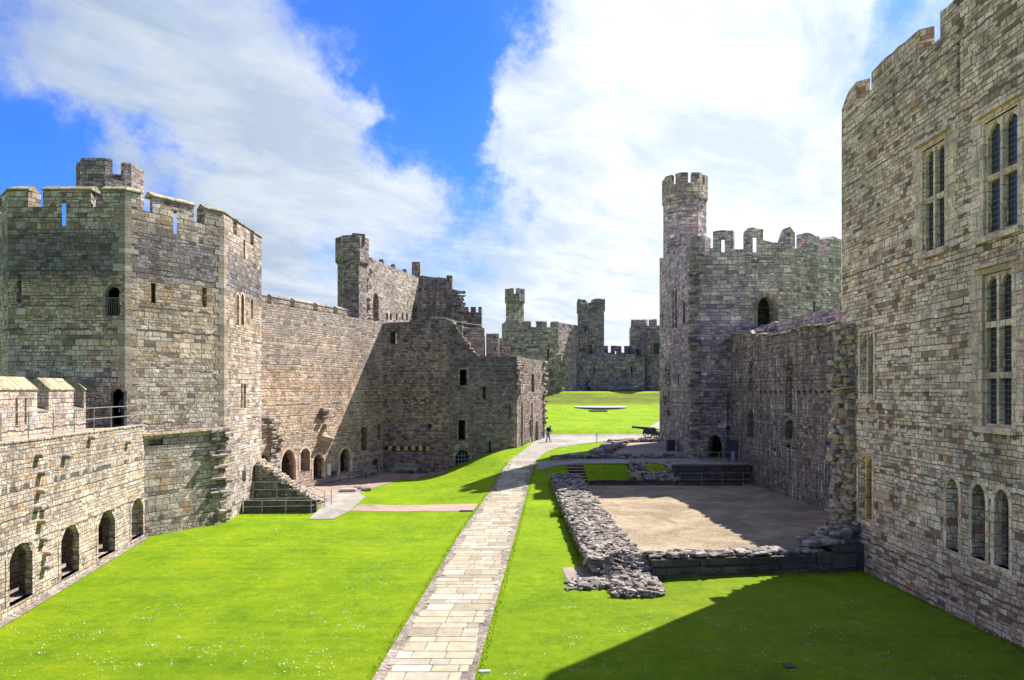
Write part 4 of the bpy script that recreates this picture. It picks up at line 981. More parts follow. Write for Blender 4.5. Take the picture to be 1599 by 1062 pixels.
def window(w, h, cols, rows, parent, fm, name='window', arched=True, splay=.0):
    e_ = MB(); u0, u1, z0, z1 = h['u0'], h['u1'], h['z0'], h['z1']; W_ = u1 - u0; Hh = z1 - z0
    mwd = .075; d0 = .07; rz = w.rz()
    def bar(ua, ub, za, zb, dep=d0, t=.24): e_.box(w.p((ua + ub) / 2, (za + zb) / 2, dep + t / 2), (ub - ua, t, zb - za), rz)
    bar(u0 - .02, u0 + mwd, z0, z1); bar(u1 - mwd, u1 + .02, z0, z1)
    bar(u0 + mwd, u1 - mwd, z0, z0 + .09); bar(u0 + mwd, u1 - mwd, z1 - .09, z1)
    for c in range(1, cols): uc = u0 + W_ * c / cols; bar(uc - mwd * .8, uc + mwd * .8, z0 + .09, z1 - .09, d0 - .05, .3)
    zs = [z0 + Hh * r / rows for r in range(rows + 1)]
    for z in zs[1:-1]: 
        for c in range(cols):
            a = u0 + W_ * c / cols + (mwd if c == 0 else mwd * .8); b = u0 + W_ * (c + 1) / cols - (mwd if c == cols - 1 else mwd * .8)
            bar(a, b, z - .1, z + .1, d0 - .03, .28)
    # pointed heads on the top lights
    if arched:
        for c in range(cols):
            a = u0 + W_ * c / cols + (mwd if c == 0 else mwd * .8); b = u0 + W_ * (c + 1) / cols - (mwd if c == cols - 1 else mwd * .8); zt = z1 - .09
            hh_ = (b - a) * .6
            for sgn, uu in ((1, a), (-1, b)):
                vs = []
                for dep in (d0 + .02, d0 + .2):
                    vs += [w.p(uu, zt, dep), w.p(uu, zt - hh_, dep), w.p(uu + sgn * (b - a) * .16, zt - hh_ * .45, dep), w.p(uu + sgn * (b - a) * .5, zt, dep)]
                e_.add(vs, [(0, 1, 2, 3), (7, 6, 5, 4), (1, 5, 6, 2), (2, 6, 7, 3)])
    fr = e_.build(name, fm, parent)
    for c in range(cols):
        for r in range(rows):
            g_ = MB(); a = u0 + W_ * c / cols + .06; b = u0 + W_ * (c + 1) / cols - .06
            g_.box(w.p((a + b) / 2, (zs[r] + zs[r + 1]) / 2, d0 + .15), (b - a, .03, zs[r + 1] - zs[r] - .1), rz); g_.build('glass', M['glass'], fr)
    return fr
for n_, (h, c, r) in wins.items():
    f_ = window(wv, h, c, r, qt, M['dressed'])
    s_ = MB(); ring(s_, wv, h, .20, .03)
    s_.box(wv.p((h['u0'] + h['u1']) / 2, h['z1'] + .27, -.08), (h['u1'] - h['u0'] + .7, .2, .12), wv.rz())
    s_.box(wv.p((h['u0'] + h['u1']) / 2, h['z0'] - .12, -.05), (h['u1'] - h['u0'] + .4, .2, .2), wv.rz()); s_.build('surround', M['dressed'], f_)
    # irregular quoins down both jambs
    for sd in (0, 1):
        qb = MB()
        z = h['z0'] - .1
        while z < h['z1'] + .1:
            hgt = R.uniform(.25, .4); l = R.uniform(.25, .6); uu = h['u0'] - .2 - l / 2 if sd == 0 else h['u1'] + .2 + l / 2
            qb.box(wv.p(uu, z + hgt / 2, .02 + R.uniform(-.01, .01)), (l, .09, hgt - .02), wv.rz()); z += hgt
        qb.build('quoins', M['dressed'], f_)
for h, m_ in ((tw1, 'dressed'), (tw2, 'goldstone')):
    f_ = window(wv, h, 2, 1, qt, M[m_]); s_ = MB(); ring(s_, wv, h, .18, .03); s_.build('surround', M['dressed'], f_)
for h in lan:
    fr = MB(); ring(fr, wv, h, .16, .02); f_ = fr.build('window', M['dressed'], qt)
    g_ = MB(); g_.box(wv.p((h['u0'] + h['u1']) / 2, (h['z0'] + h['z1']) / 2, .42), (h['u1'] - h['u0'] + .05, .03, h['z1'] - h['z0'] + .05), wv.rz()); g_.build('glass', M['glass'], f_)
# torn end of the hall wall against the tower corner
mb = MB()
z = -8.6
while z < 3.0:
    h = R.uniform(.1, .3); reach = .42 + .16 * sin(z * 1.9 + 1) + .1 * sin(z * 5.1) + max(0, (-6.3 - z)) * .8
    for row in range(4):
        yy = 31.95 + row * .4; x = 16.55; rr = reach * R.uniform(.5, 1.15) * (1 if row else .8)
        while x > 16.45 - rr:
            l = R.uniform(.16, .45)
            mb.stone((x - l / 2, yy + R.uniform(-.12, .12), z + h / 2 + R.uniform(-.03, .03)), (l * .97, R.uniform(.35, .6), h * R.uniform(.8, 1.1)), R.uniform(-.25, .25), .2, 0, .1)
            x -= l
    z += h * .97
toothing(mb, wv, .75, -8.0, 3.1, .9, .22, .3, dens=.85)
mb.build('broken_wall_end', M['rubblepale'], qt)

# ------------------------------------------------------------------ foundations of the hall
f1 = thing('foundation_wall', (4.7, 42, -8), 'long band of tumbled flat slates bordering the lawn beside the paved path', 'ruin')
zw = lambda y: interp(y, [(30, -7.85), (40, -7.7), (48, -7.45), (54.5, -6.85)])
xl = lambda y: interp(y, [(31, 3.75), (54.5, 3.3)]); xr = lambda y: interp(y, [(31, 6.15), (54.5, 5.4)])
mb = MB()
for ya in range(31, 55):
    yb = min(54.5, ya + 1)
    mb.add([(xl(ya), ya, -9), (xr(ya), ya, -9), (xr(yb), yb, -9), (xl(yb), yb, -9), (xl(ya) + .1, ya, zw(ya) - .02), (xr(ya) - .2, ya, zw(ya) - .02), (xr(yb) - .2, yb, zw(yb) - .02), (xl(yb) + .1, yb, zw(yb) - .02)], [(0, 1, 5, 4), (1, 2, 6, 5), (2, 3, 7, 6), (3, 0, 4, 7), (4, 5, 6, 7)])
mb.build('core', M['mortar'], f1)
mb = MB()
y = 31
while y < 54.6:
    n_ = 5
    for k in range(26):
        x = xl(y) + (xr(y) - xl(y)) * R.random() ** 1; a = R.uniform(.18, .52)
        mb.stone((x, y + R.uniform(-.15, .15), zw(y) - .04 + R.uniform(0, .11)), (a, a * R.uniform(.45, .8), R.uniform(.04, .10)), R.uniform(-.6, .6) + (0 if R.random() < .6 else 1.5), .28, 0, .28)
    for sx_ in (xl(y), xr(y)):
        for kz in range(3): mb.stone((sx_ + R.uniform(-.08, .12), y, zw(y) - .12 - kz * .16), (R.uniform(.3, .5), R.uniform(.3, .55), .15), R.uniform(-.3, .3), .2, 0, .08)
    y += .3
mb.build('tumbled_stones', M['slate'], f1)
f2 = thing('foundation_corner', (4.8, 29.3, -8.5), 'jumbled heap of slates on bare earth where the two foundation walls meet', 'ruin')
mb = MB()
for k in range(700):
    x = R.uniform(4.3, 6.3); y = R.uniform(27.7, 31.2)
    e_ = sm(min(x - 4.1, 6.6 - x, y - 27.4) / .8); a = R.uniform(.16, .5)
    mb.stone((x, y, gz(x, y) + .04 + e_ * R.uniform(.02, .36)), (a, a * R.uniform(.5, .9), R.uniform(.06, .16)), R.uniform(0, 3), .25, 0, .3)
for k in range(75):
    x = R.uniform(2.6, 4.5); y = R.uniform(29.0, 30.3); a = R.uniform(.25, .6)
    mb.stone((x, y, gz(x, y) + R.uniform(.03, .18) * sm((x - 2.4))), (a, a * R.uniform(.5, .9), R.uniform(.08, .16)), R.uniform(0, 3), .25, 0, .2)
mb.build('tumbled_stones', M['slate'], f2)
f3 = thing('plinth_wall', (11, 30.6, -8.3), 'low dark moulded plinth wall topped with loose stones, running to the near right tower', 'wall')
wl = Wall((6.35, 29.95), (16.5, 31.1))
mb = MB()
build_wall(mb, wl, -9, [(0, -7.98), (wl.L, -8.0)], (), 1.2, (0, 0), .005)
wl2 = Wall(tuple(wl.p(0.02, 0, .12).xy), tuple(wl.p(wl.L, 0, .12).xy)); build_wall(mb, wl2, -7.99, [(0, -7.72), (wl.L - .1, -7.72)], (), 1.05, (0, 0), .005)
wl3 = Wall(tuple(wl.p(-.05, 0, .04).xy), tuple(wl.p(wl.L, 0, .04).xy)); build_wall(mb, wl3, -7.717, [(0, -7.62), (wl.L - .1, -7.62)], (), 1.1, (0, 0), .008)
wl4 = Wall(tuple(wl.p(7.9, 0, -.12).xy), tuple(wl.p(wl.L, 0, -.12).xy)); build_wall(mb, wl4, -9, [(0, -7.5), (.8, -7.5), (.81, -7.15), (wl4.L, -7.15)], (), 1.3, (0, 0), .01)
mb.build('plinth', M['plinth'], f3)
mb = MB()
for k in range(190):
    u = R.uniform(0, 8.2); a = R.uniform(.22, .55); mb.stone(wl.p(u, -7.56 + R.uniform(0, .1), R.uniform(.2, 1.15)), (a, a * R.uniform(.5, .9), R.uniform(.07, .17)), R.uniform(-.5, .5), .25, 0, .18)
for k in range(150):
    u = R.uniform(7.8, wl.L); a = R.uniform(.3, .7); zt = -7.15 + sm((u - 8) / 2.6) * R.uniform(0, 1.0)
    mb.stone(wl.p(u, zt, R.uniform(.3, 1.6)), (a, a * .7, R.uniform(.1, .25)), R.uniform(-.3, .3), .2, 0, .1)
mb.build('loose_stones', M['slate'], f3)
# terrace: retaining wall, kerb, steps, ruins
f4 = thing('retaining_wall', (15.3, 55.4, -7.8), 'black stone retaining wall under the terrace in front of the pointed doorway', 'wall')
wt1 = Wall((13.4, 55.15), (19.75, 55.15)); mb = MB(); build_wall(mb, wt1, -8.6, [(0, -6.3), (wt1.L, -6.3)], (), .9, (0, 0), .01)
mb.box((16.6, 55.5, -6.24), (6.4, 1.0, .1)); mb.box((16.2, 54.9, -7.68), (5.3, .5, .2)); mb.build('wall', M['plinth'], f4)
r4 = thing('railing', (16, 55.3, -6.2), 'thin railing standing on the terrace edge before the pointed doorway', 'railing')
railing(r4, [(13.7, 57.5, -6.2), (13.7, 55.4, -6.18), (15.5, 55.4, -6.18), (17.2, 55.4, -6.18), (18.9, 55.4, -6.18)], 1.05, 1, .022, .02, 'rail')
r5 = thing('railing', (16, 54.6, -7.8), 'lower thin railing on the gravel in front of the black retaining wall', 'railing')
railing(r5, [(13.7, 54.5, -7.78), (15.5, 54.5, -7.78), (17.2, 54.5, -7.78), (18.9, 54.5, -7.78), (19.6, 54.5, -7.78)], 1.05, 1, .02, .018, 'rail')
stp = thing('stone_steps', (5.6, 56, -7.6), 'short flight of dark stone steps between grass banks beside the hall floor', 'steps')
mb = MB()
for k in range(7): mb.box((5.65 - k * .04, 55.0 + k * .33, -7.72 + k * .22 - .3), (1.35, .36, .8), 0)
mb.build('tread', M['plinth'], stp)
ed = MB()
for k in range(7): ed.box((5.65 - k * .04, 54.87 + k * .33, -7.72 + k * .22 + .113), (1.35, .1, .02), 0)
ed.build('nosing', M['dressed'], stp)
kb = thing('kerb_wall', (9.5, 55.0, -7.6), 'low dark kerb of stone below the grass bank, right of the steps', 'wall')
wk1 = Wall((6.4, 54.85), (13.5, 54.85)); mb = MB(); build_wall(mb, wk1, -8.4, [(0, -7.42), (wk1.L, -7.35)], (), .4, (0, 0), .04); mb.build('wall', M['plinth'], kb)
rb = MB()
for k in range(330):
    x = R.uniform(9.8, 13.7); t = R.random(); 
    if R.random() > (x - 9.2) / 3: continue
    y = 55.0 + t * 2.1; a = R.uniform(.25, .6); rb.stone((x, y, -7.4 + t * 1.15 + .06), (a, a * .7, R.uniform(.1, .25)), R.uniform(0, 3), .25, 0, .3)
tag(rb.build('rubble_bank', M['slate']), 'sloping bank of dark rubble left of the black retaining wall', 'ruin')
def lowruin(name, label, pts, wid, z, n_, hmax=.45):
    mb_ = MB(); tot = list(zip(pts, pts[1:]))
    for k in range(n_):
        (a, b) = R.choice(tot); t = R.random(); x = a[0] + (b[0] - a[0]) * t + R.uniform(-wid, wid); y = a[1] + (b[1] - a[1]) * t + R.uniform(-wid, wid) * .6; s_ = R.uniform(.3, .8)
        mb_.stone((x, y, gz(x, y) + R.uniform(.0, hmax)), (s_, s_ * .65, R.uniform(.1, .22)), R.uniform(-.5, .5), .22, 0, .15)
    return tag(mb_.build(name, M['slate']), label, 'ruin')
lowruin('low_ruin', 'thin line of low slate rubble along the back of the terrace path', [(4.0, 60.6), (15.3, 60.9)], .35, 0, 420, .3)
lowruin('low_ruin', 'diagonal low rubble wall between the small grass patch and the upper gravel', [(7.8, 61.4), (9.6, 66), (11.5, 70.5)], .7, 0, 330, .4)
lowruin('low_ruin', 'straight rubble kerb at the far side of the upper gravel near the cannon', [(10.5, 71.2), (16.2, 72.3)], .35, 0, 150, .3)
# broad slate steps up to the far lawn
ls = thing('stone_steps', (13, 79.8, -5.3), 'three very wide dark steps leading up to the far lawn', 'steps')
mb = MB()
for k in range(3): mb.box((16, 79.6 + k * .38 + .6, -5.55 + k * .16 + .12), (26, 1.2, .37 - .01), 0)
mb.build('tread', M['plinth'], ls)
ed = MB()
for k in range(3): ed.box((16, 79.6 + k * .38 + .03, -5.55 + k * .16 + .315), (26, .12, .018), 0)
ed.build('nosing', M['dressed'], ls)
# slate dais
dz_ = gz(14.9, 112); dd = thing('slate_dais', (14.9, 112.5, dz_), 'pale round slate dais lying on the far lawn', 'dais')
mb = MB(); mb.prism([(14.9 + 4.4 * cos(a * pi / 24), 112.5 + 4.4 * sin(a * pi / 24)) for a in range(48)], dz_ - .4, dz_ + .14)
M['daisstone'] = plain('pale_slate', (.52, .53, .55), .5); M['daisdark'] = plain('dark_slate', (.10, .11, .13), .6)
o_ = mb.build('platform', M['daisstone'], dd)
mb = MB(); mb.prism([(14.9 + 4.42 * cos(a * pi / 24), 112.5 + 4.42 * sin(a * pi / 24)) for a in range(48)], dz_ - .35, dz_ + .06); mb.build('rim', M['daisdark'], dd)
mb = MB()
for k in range(3): mb.box((13.6, 104.6 + k * .6, gz(13.6, 104.6 + k * .6) + .04 + k * .03), (2.8, .55, .12))
tag(mb.build('slate_slab', M['daisdark']), 'dark rectangular slate slab set in the lawn in front of the round dais', 'slab')

# ------------------------------------------------------------------ distant towers and walls
ft = thing('castle_tower', (6, 129, 0), 'distant grey battlemented tower with a slender turret on its left, beyond the far lawn', 'tower')
FP = [(-2, 131), (-1.2, 126.2), (8.9, 127.6), (13.2, 134), (8, 142), (-1, 140)]
w0, w1, w2 = Wall(FP[0], FP[1]), Wall(FP[1], FP[2]), Wall(FP[2], FP[3])
m1 = [w1.px(x, 510)[0] for x in (829, 837, 854, 862)]
mb = MB()
fhs = [op(w1, 854.5, 545, 857.5, 559, dep=.8), op(w1, 863, 562, 866, 574, dep=.8), op(w1, 803, 531, 806, 545, 'arch', .8), op(w1, 808, 531, 811, 545, 'arch', .8)]
tower_walls(mb, FP, -1, .8, {1: dict(top=crenels(w1.L, [(0, m1[0]), (m1[1], m1[2]), (m1[3], w1.L)], 12.1, 13.1), holes=fhs, j=.04), 2: dict(top=crenels(w2.L, [(0, 1.6), (2.4, 4.4), (5.2, w2.L)], 12.3, 13.1), j=.04)}, lambda w: crenels(w.L, auto_mer(w.L, 2, .9), 12.1, 13.1))
mb.prism(inset(FP, .6), 11, 11.3); mb.build('wall', M['far'], ft)
cp = MB()
for a, b in [(0, m1[0]), (m1[1], m1[2]), (m1[3], w1.L)]: coping_part(M['coldcoping'], ft, w1, a + .1, b - .1, 13.1, .8, .25, .05)
turret(ft, (.55, 127.6), 1.85, 8, 16.9, 19.3, M['far'], 8, 1, .3, .2, ruin=.08, slits=((14, 15.6),))
mb = MB(); toothing(mb, w1, w1.L - .3, -.2, 7.0, 1.6, .6, .6, dens=.85); mb.build('broken_masonry', M['rubble'], ft); mb = MB(); toothing(mb, w2, .6, -.2, 7.0, 1.8, .6, .6, dens=.7); mb.build('broken_masonry', M['rubble'], ft)
fm = thing('castle_tower', (16, 138, 0), 'distant dark square turret tower in the centre, above the far curtain wall', 'tower')
SP = [(13.5, 135.2), (18.7, 135.4), (18.9, 140.5), (13.8, 140.5)]
wsq = Wall(SP[0], SP[1])
mb = MB(); tower_walls(mb, SP, -1, .8, {0: dict(top=[(0, 16.2), (wsq.L, 16.2)], holes=[op(wsq, 912.5, 510, 915, 519, dep=.6), op(wsq, 918.5, 538, 925, 553, 'arch', 1.5)], j=0)}, lambda w: [(0, 16.2), (w.L, 16.2)], j=0)
SP2 = inset(SP, -.18); wq2 = Wall(SP2[0], SP2[1])
tower_walls(mb, SP2, 16.203, .7, {0: dict(top=[(0, 18.6), (1.5, 18.4), (2.0, 17.6), (2.3, 17.0), (2.7, 17.0), (2.71, 18.3), (3.4, 18.6), (wq2.L, 18.6)], j=.08)}, lambda w: [(0, 18.5), (w.L, 18.5)], j=.08)
mb.prism(inset(SP, .5), 15.8, 16.1); mb.build('wall', M['fardark'], fm)
fw = thing('curtain_wall', (20, 133.5, 0), 'dark far curtain wall with battlements closing the upper end of the court', 'wall')
wn = Wall((13.1, 133.6), (26.6, 133.6))
hn = [op(wn, 927, 572, 929.5, 585, dep=.7), op(wn, 985, 572, 987.5, 583, dep=.7), op(wn, 915.5, 594, 922, 609, 'arch', 1.0)]
mb = MB(); build_wall(mb, wn, -1, [(0, 7.3), (11.4, 7.35), (11.8, 6.9), (wn.L, 6.7)], hn, 2, (0, 0), .08)
mb.build('wall', M['fardark'], fw)
wn2 = Wall((18.8, 138.5), (25, 138.5)); m2 = [wn2.px(x, 545)[0] for x in (949.5, 954.5, 970.5, 975.5)]
mb = MB(); build_wall(mb, wn2, 5, crenels(wn2.L, [(0, m2[0]), (m2[1], m2[2]), (m2[3], wn2.L)], 7.9, 9.3), [op(wn2, 960.5, 548, 963, 555, thru=True)], .8, (0, 0), .06); mb.build('battlement', M['fardark'], fw)
fo = thing('castle_tower', (30, 140, 0), 'distant dark ruined tower with stepped battlements at the right of the far wall', 'tower')
OP = [(24.6, 138), (35, 137), (40, 142), (36, 148), (26, 148)]
wo = Wall(OP[0], OP[1]); mo = [wo.px(x, 505)[0] for x in (989, 994, 1008, 1013, 1025)]
mb = MB()
tower_walls(mb, OP, -1, .8, {0: dict(top=crenels(wo.L, [(0, mo[0]), (mo[1], mo[2]), (mo[3], mo[4]), (mo[4] + .8, wo.L)], 13.4, 14.7), holes=[op(wo, 992.5, 544, 998.5, 557, 'arch', 1.5)], j=.1)}, lambda w: [(0, 13.5), (w.L, 13.5)])
mb.build('wall', M['far'], fo)
arc = [(26.2 + 5.2 * (1 - cos(a)), 136.6 - 3.6 * sin(a)) for a in [i * .22 for i in range(8)]]
mb = MB()
for k, (a, b) in enumerate(zip(arc, arc[1:])):
    w_ = Wall(a, b); zt = 11.9 + .1 * k; hs = [op(w_, 1021, 595, 1027, 609, dep=.7)] if 0 else []
    build_wall(mb, w_, -1, [(0, 11.5 + .25 * min(k, 3)), (w_.L, 11.5 + .25 * min(k + 1, 3))], hs, 1.2, (0, 0), .1)
mb.add([(28.2, 132.6, 7.2), (30.2, 132.55, 7.2), (30.2, 132.55, 9.4), (28.2, 132.6, 9.4)], [(0, 1, 2, 3)], 1)  # flat panel, the shade of an opening put into its dark colour
mb.build('round_wall', [M['fardark'], M['dark']], fo)

# ------------------------------------------------------------------ furniture
def bench(label, loc, rz, w=1.9):
    t = thing('park_bench', (0, 0, 0), label, 'bench', 'wooden benches')
    s = MB()
    for k in range(4): s.box((0, -.2 + k * .13, .44), (w, .11, .03))
    s.build('seat', M['wood'], t)
    s = MB(); s.box((0, .29, .92), (w, .05, .07), 0); s.box((0, .27, .52), (w, .04, .06))
    for k in range(15): s.box((-w / 2 + (k + .5) * w / 15, .28, .72), (.06, .025, .36))
    s.build('backrest', M['wood'], t)
    for sx in (-1, 1):
        s = MB(); s.box((sx * (w / 2 - .05), .28, .46), (.07, .07, .92)); s.build('leg', M['wood'], t)
        s = MB(); s.box((sx * (w / 2 - .05), -.26, .32), (.07, .07, .64)); s.build('leg', M['wood'], t)
        s = MB(); s.box((sx * (w / 2 - .05), 0, .66), (.08, .62, .035)); s.build('armrest', M['wood'], t)
    t.location = loc; t.rotation_euler = (0, 0, rz); return t
plat = MB(); plat.box((-11.0, 63.9, -8.22), (5.2, 3.2, .3), -.22); 
tag(plat.build('bench_platform', M['redpath']), 'low reddish paved platform under the two benches in the shaded corner', 'platform')
b1 = bench('weathered wooden bench facing the lawn against the shaded gatehouse wall', (-10.35, 64.9, -8.07), -.22, 2.3)
b2 = bench('weathered wooden bench set sideways against the curtain wall in the shaded corner', (-13.25, 63.1, -8.07), radians(66), 1.9)
b3 = bench('left pale bench against the far curtain wall', (19.0, 133.0, -.12), 0, 3.2); b4 = bench('right pale bench against the far curtain wall', (22.6, 133.0, -.12), 0, 3.2)
# litter bin
lb = thing('litter_bin', tuple(G(1041, 699)), 'square black litter bin at the foot of the turreted tower', 'bin'); q = lb.location
q = Vector((15.35, 64.6, gz(15.35, 64.6))); lb.location = q
s = MB(); s.box((q.x, q.y, q.z + .5), (.75, .6, .98)); s.build('body', M['black'], lb, bev=.03)
s = MB(); s.box((q.x, q.y, q.z + 1.05), (.82, .67, .12)); s.build('lid', M['black'], lb, bev=.03)
# banner sign by the door
sg = thing('information_sign', (19.0, 57.6, -6.2), 'dark blue upright information banner beside the pointed doorway', 'sign')
s = MB(); s.box((19.05, 57.4, -5.1), (.62, .06, 1.7), -.2); s.build('panel', M['bluesign'], sg)
s = MB(); s.box((18.98, 57.35, -5.6), (.28, .02, .8), -.2); s.build('printed_area', M['bluepaint'], sg)
s = MB(); s.tube((18.7, 57.5, -6.22), (18.7, 57.5, -4.1), .03); s.build('post', M['iron'], sg); s = MB(); s.tube((19.4, 57.38, -6.22), (19.4, 57.38, -4.1), .03); s.build('post', M['iron'], sg)
s = MB(); s.tube((19.0, 58.7, -3.3), (19.0, 58.64, -3.3), .22, 20); s.tube((19.0, 58.7, -6.2), (19.0, 58.7, -3.2), .025)
tag(s.build('round_sign', M['bluesign']), 'small round blue sign on a thin pole above the information banner', 'sign')
q = G(932, 692); s = MB(); s.tube(q, q + Vector((0, 0, .95)), .035); s.box(q + Vector((0, 0, .95)), (.12, .08, .12)); tag(s.build('marker_post', M['iron']), 'thin dark post standing alone at the near edge of the pale cross path', 'post')
q = G(757, 1050); s = MB(); s.box(q + Vector((0, 0, .03)), (.34, .09, .06)); tag(s.build('stone_marker', M['white']), 'small white stone block in the grass at the bottom right of the path', 'marker')
q = G(1232, 1040); s = MB(); s.box(q + Vector((0, 0, .012)), (.32, .32, .03)); tag(s.build('drain_cover', M['iron']), 'small dark square drain cover in the shaded grass', 'drain')
q = G(740, 797); s = MB(); s.box(q + Vector((-.5, -.25, .03)), (.9, .22, .03)); tag(s.build('drain_grate', M['iron']), 'narrow dark grate where the reddish cross path meets the paving', 'drain')
# cannon
def cannon(loc, rz):
    t = thing('cannon', (0, 0, 0), 'black iron cannon on a wheeled carriage beside the turreted tower', 'cannon')
    s = MB(); prof = [(-1.05, .05), (-1.0, .10), (-.92, .06), (-.85, .2), (-.8, .22), (-.3, .2), (-.28, .22), (-.2, .19), (.5, .165), (.52, .18), (.58, .16), (1.55, .12), (1.6, .15), (1.75, .165), (1.8, .13)]
    for (a, ra), (b, rb_) in zip(prof, prof[1:]): s.tube((-a, 0, 1.05 + a * .1), (-b, 0, 1.05 + b * .1), ra, 16, rb_, caps=False)
    s.tube((-1.8, 0, 1.23), (-1.78, 0, 1.228), .13, 16); s.tube((0, -.32, 1.02), (0, .32, 1.02), .06, 10)
    s.build('barrel', M['iron'], t, smooth=False)
    s = MB()
    for sy in (-.24, .24):
        n_ = [(-.55, .5), (1.5, .22), (1.55, .4), (.9, .7), (.3, .98), (-.35, .98), (-.55, .8)]
        vs = [(x, sy - .05, z) for x, z in n_] + [(x, sy + .05, z) for x, z in n_]; k = len(n_)
        s.add(vs, [tuple(range(k)), tuple(range(k, 2 * k))[::-1]] + [(i, (i + 1) % k, k + (i + 1) % k, k + i) for i in range(k)])
    for x in (-.4, .5, 1.3): s.box((x, 0, .5 - x * .1), (.12, .5, .14))
    s.build('carriage', M['iron'], t)
    for x, r in ((0, .55), (.95, .38)):
        for sy in (-.42, .42):
            s = MB(); n_ = 20
            for k in range(n_):
                a, b = 2 * pi * k / n_, 2 * pi * (k + 1) / n_; s.tube((x + r * cos(a), sy, r + r * sin(a)), (x + r * cos(b), sy, r + r * sin(b)), .05, 6)
            for k in range(8): a = 2 * pi * k / 8; s.tube((x, sy, r), (x + r * cos(a), sy, r + r * sin(a)), .03, 6)
            s.tube((x, sy - .1, r), (x, sy + .1, r), .09, 10); s.build('wheel', M['iron'], t)
    t.location = loc; t.rotation_euler = (0, 0, rz); return t
cq = G(1012, 684); cannon((cq.x, cq.y, gz(cq.x, cq.y) + .03), radians(-8))
lb2 = MB(); q = G(1003, 672); lb2.box(q + Vector((-1.6, 0, .15)), (1.2, .3, .2), .1)
# people
def skin_mesh(name, verts, edges, rad, m, parent, root=0, sub=2):
    me = bpy.data.meshes.new(name); me.from_pydata(verts, edges, []); o = bpy.data.objects.new(name, me); COL.objects.link(o)
    md = o.modifiers.new('skin', 'SKIN'); md.use_smooth_shade = True
    for v, r in zip(me.skin_vertices[0].data if me.skin_vertices else [], rad): v.radius = (r, r)
    if not me.skin_vertices:
        bpy.context.view_layer.objects.active = o
    ss = o.modifiers.new('sub', 'SUBSURF'); ss.levels = sub; ss.render_levels = sub
    me.materials.append(m); o.parent = parent
    return o
def skin_obj(name, chain, m, parent):
    """chain: dict name->(pos, r, parent)"""
    keys = list(chain); vs = [chain[k][0] for k in keys]; ed = [(keys.index(chain[k][2]), i) for i, k in enumerate(keys) if chain[k][2]]
    bm = bmesh.new(); sk = bm.verts.layers.skin.verify(); vv = []
    for k in keys:
        v = bm.verts.new(chain[k][0]); r = chain[k][1]; v[sk].radius = r if isinstance(r, tuple) else (r, r); v[sk].use_root = (chain[k][2] is None); vv.append(v)
    for a, b in ed: bm.edges.new((vv[a], vv[b]))
    me = bpy.data.meshes.new(name); bm.to_mesh(me); bm.free(); me.materials.append(m)
    o = bpy.data.objects.new(name, me); COL.objects.link(o); o.parent = parent
    md = o.modifiers.new('skin', 'SKIN'); md.use_smooth_shade = True; ss = o.modifiers.new('sub', 'SUBSURF'); ss.levels = 1; ss.render_levels = 2
    return o
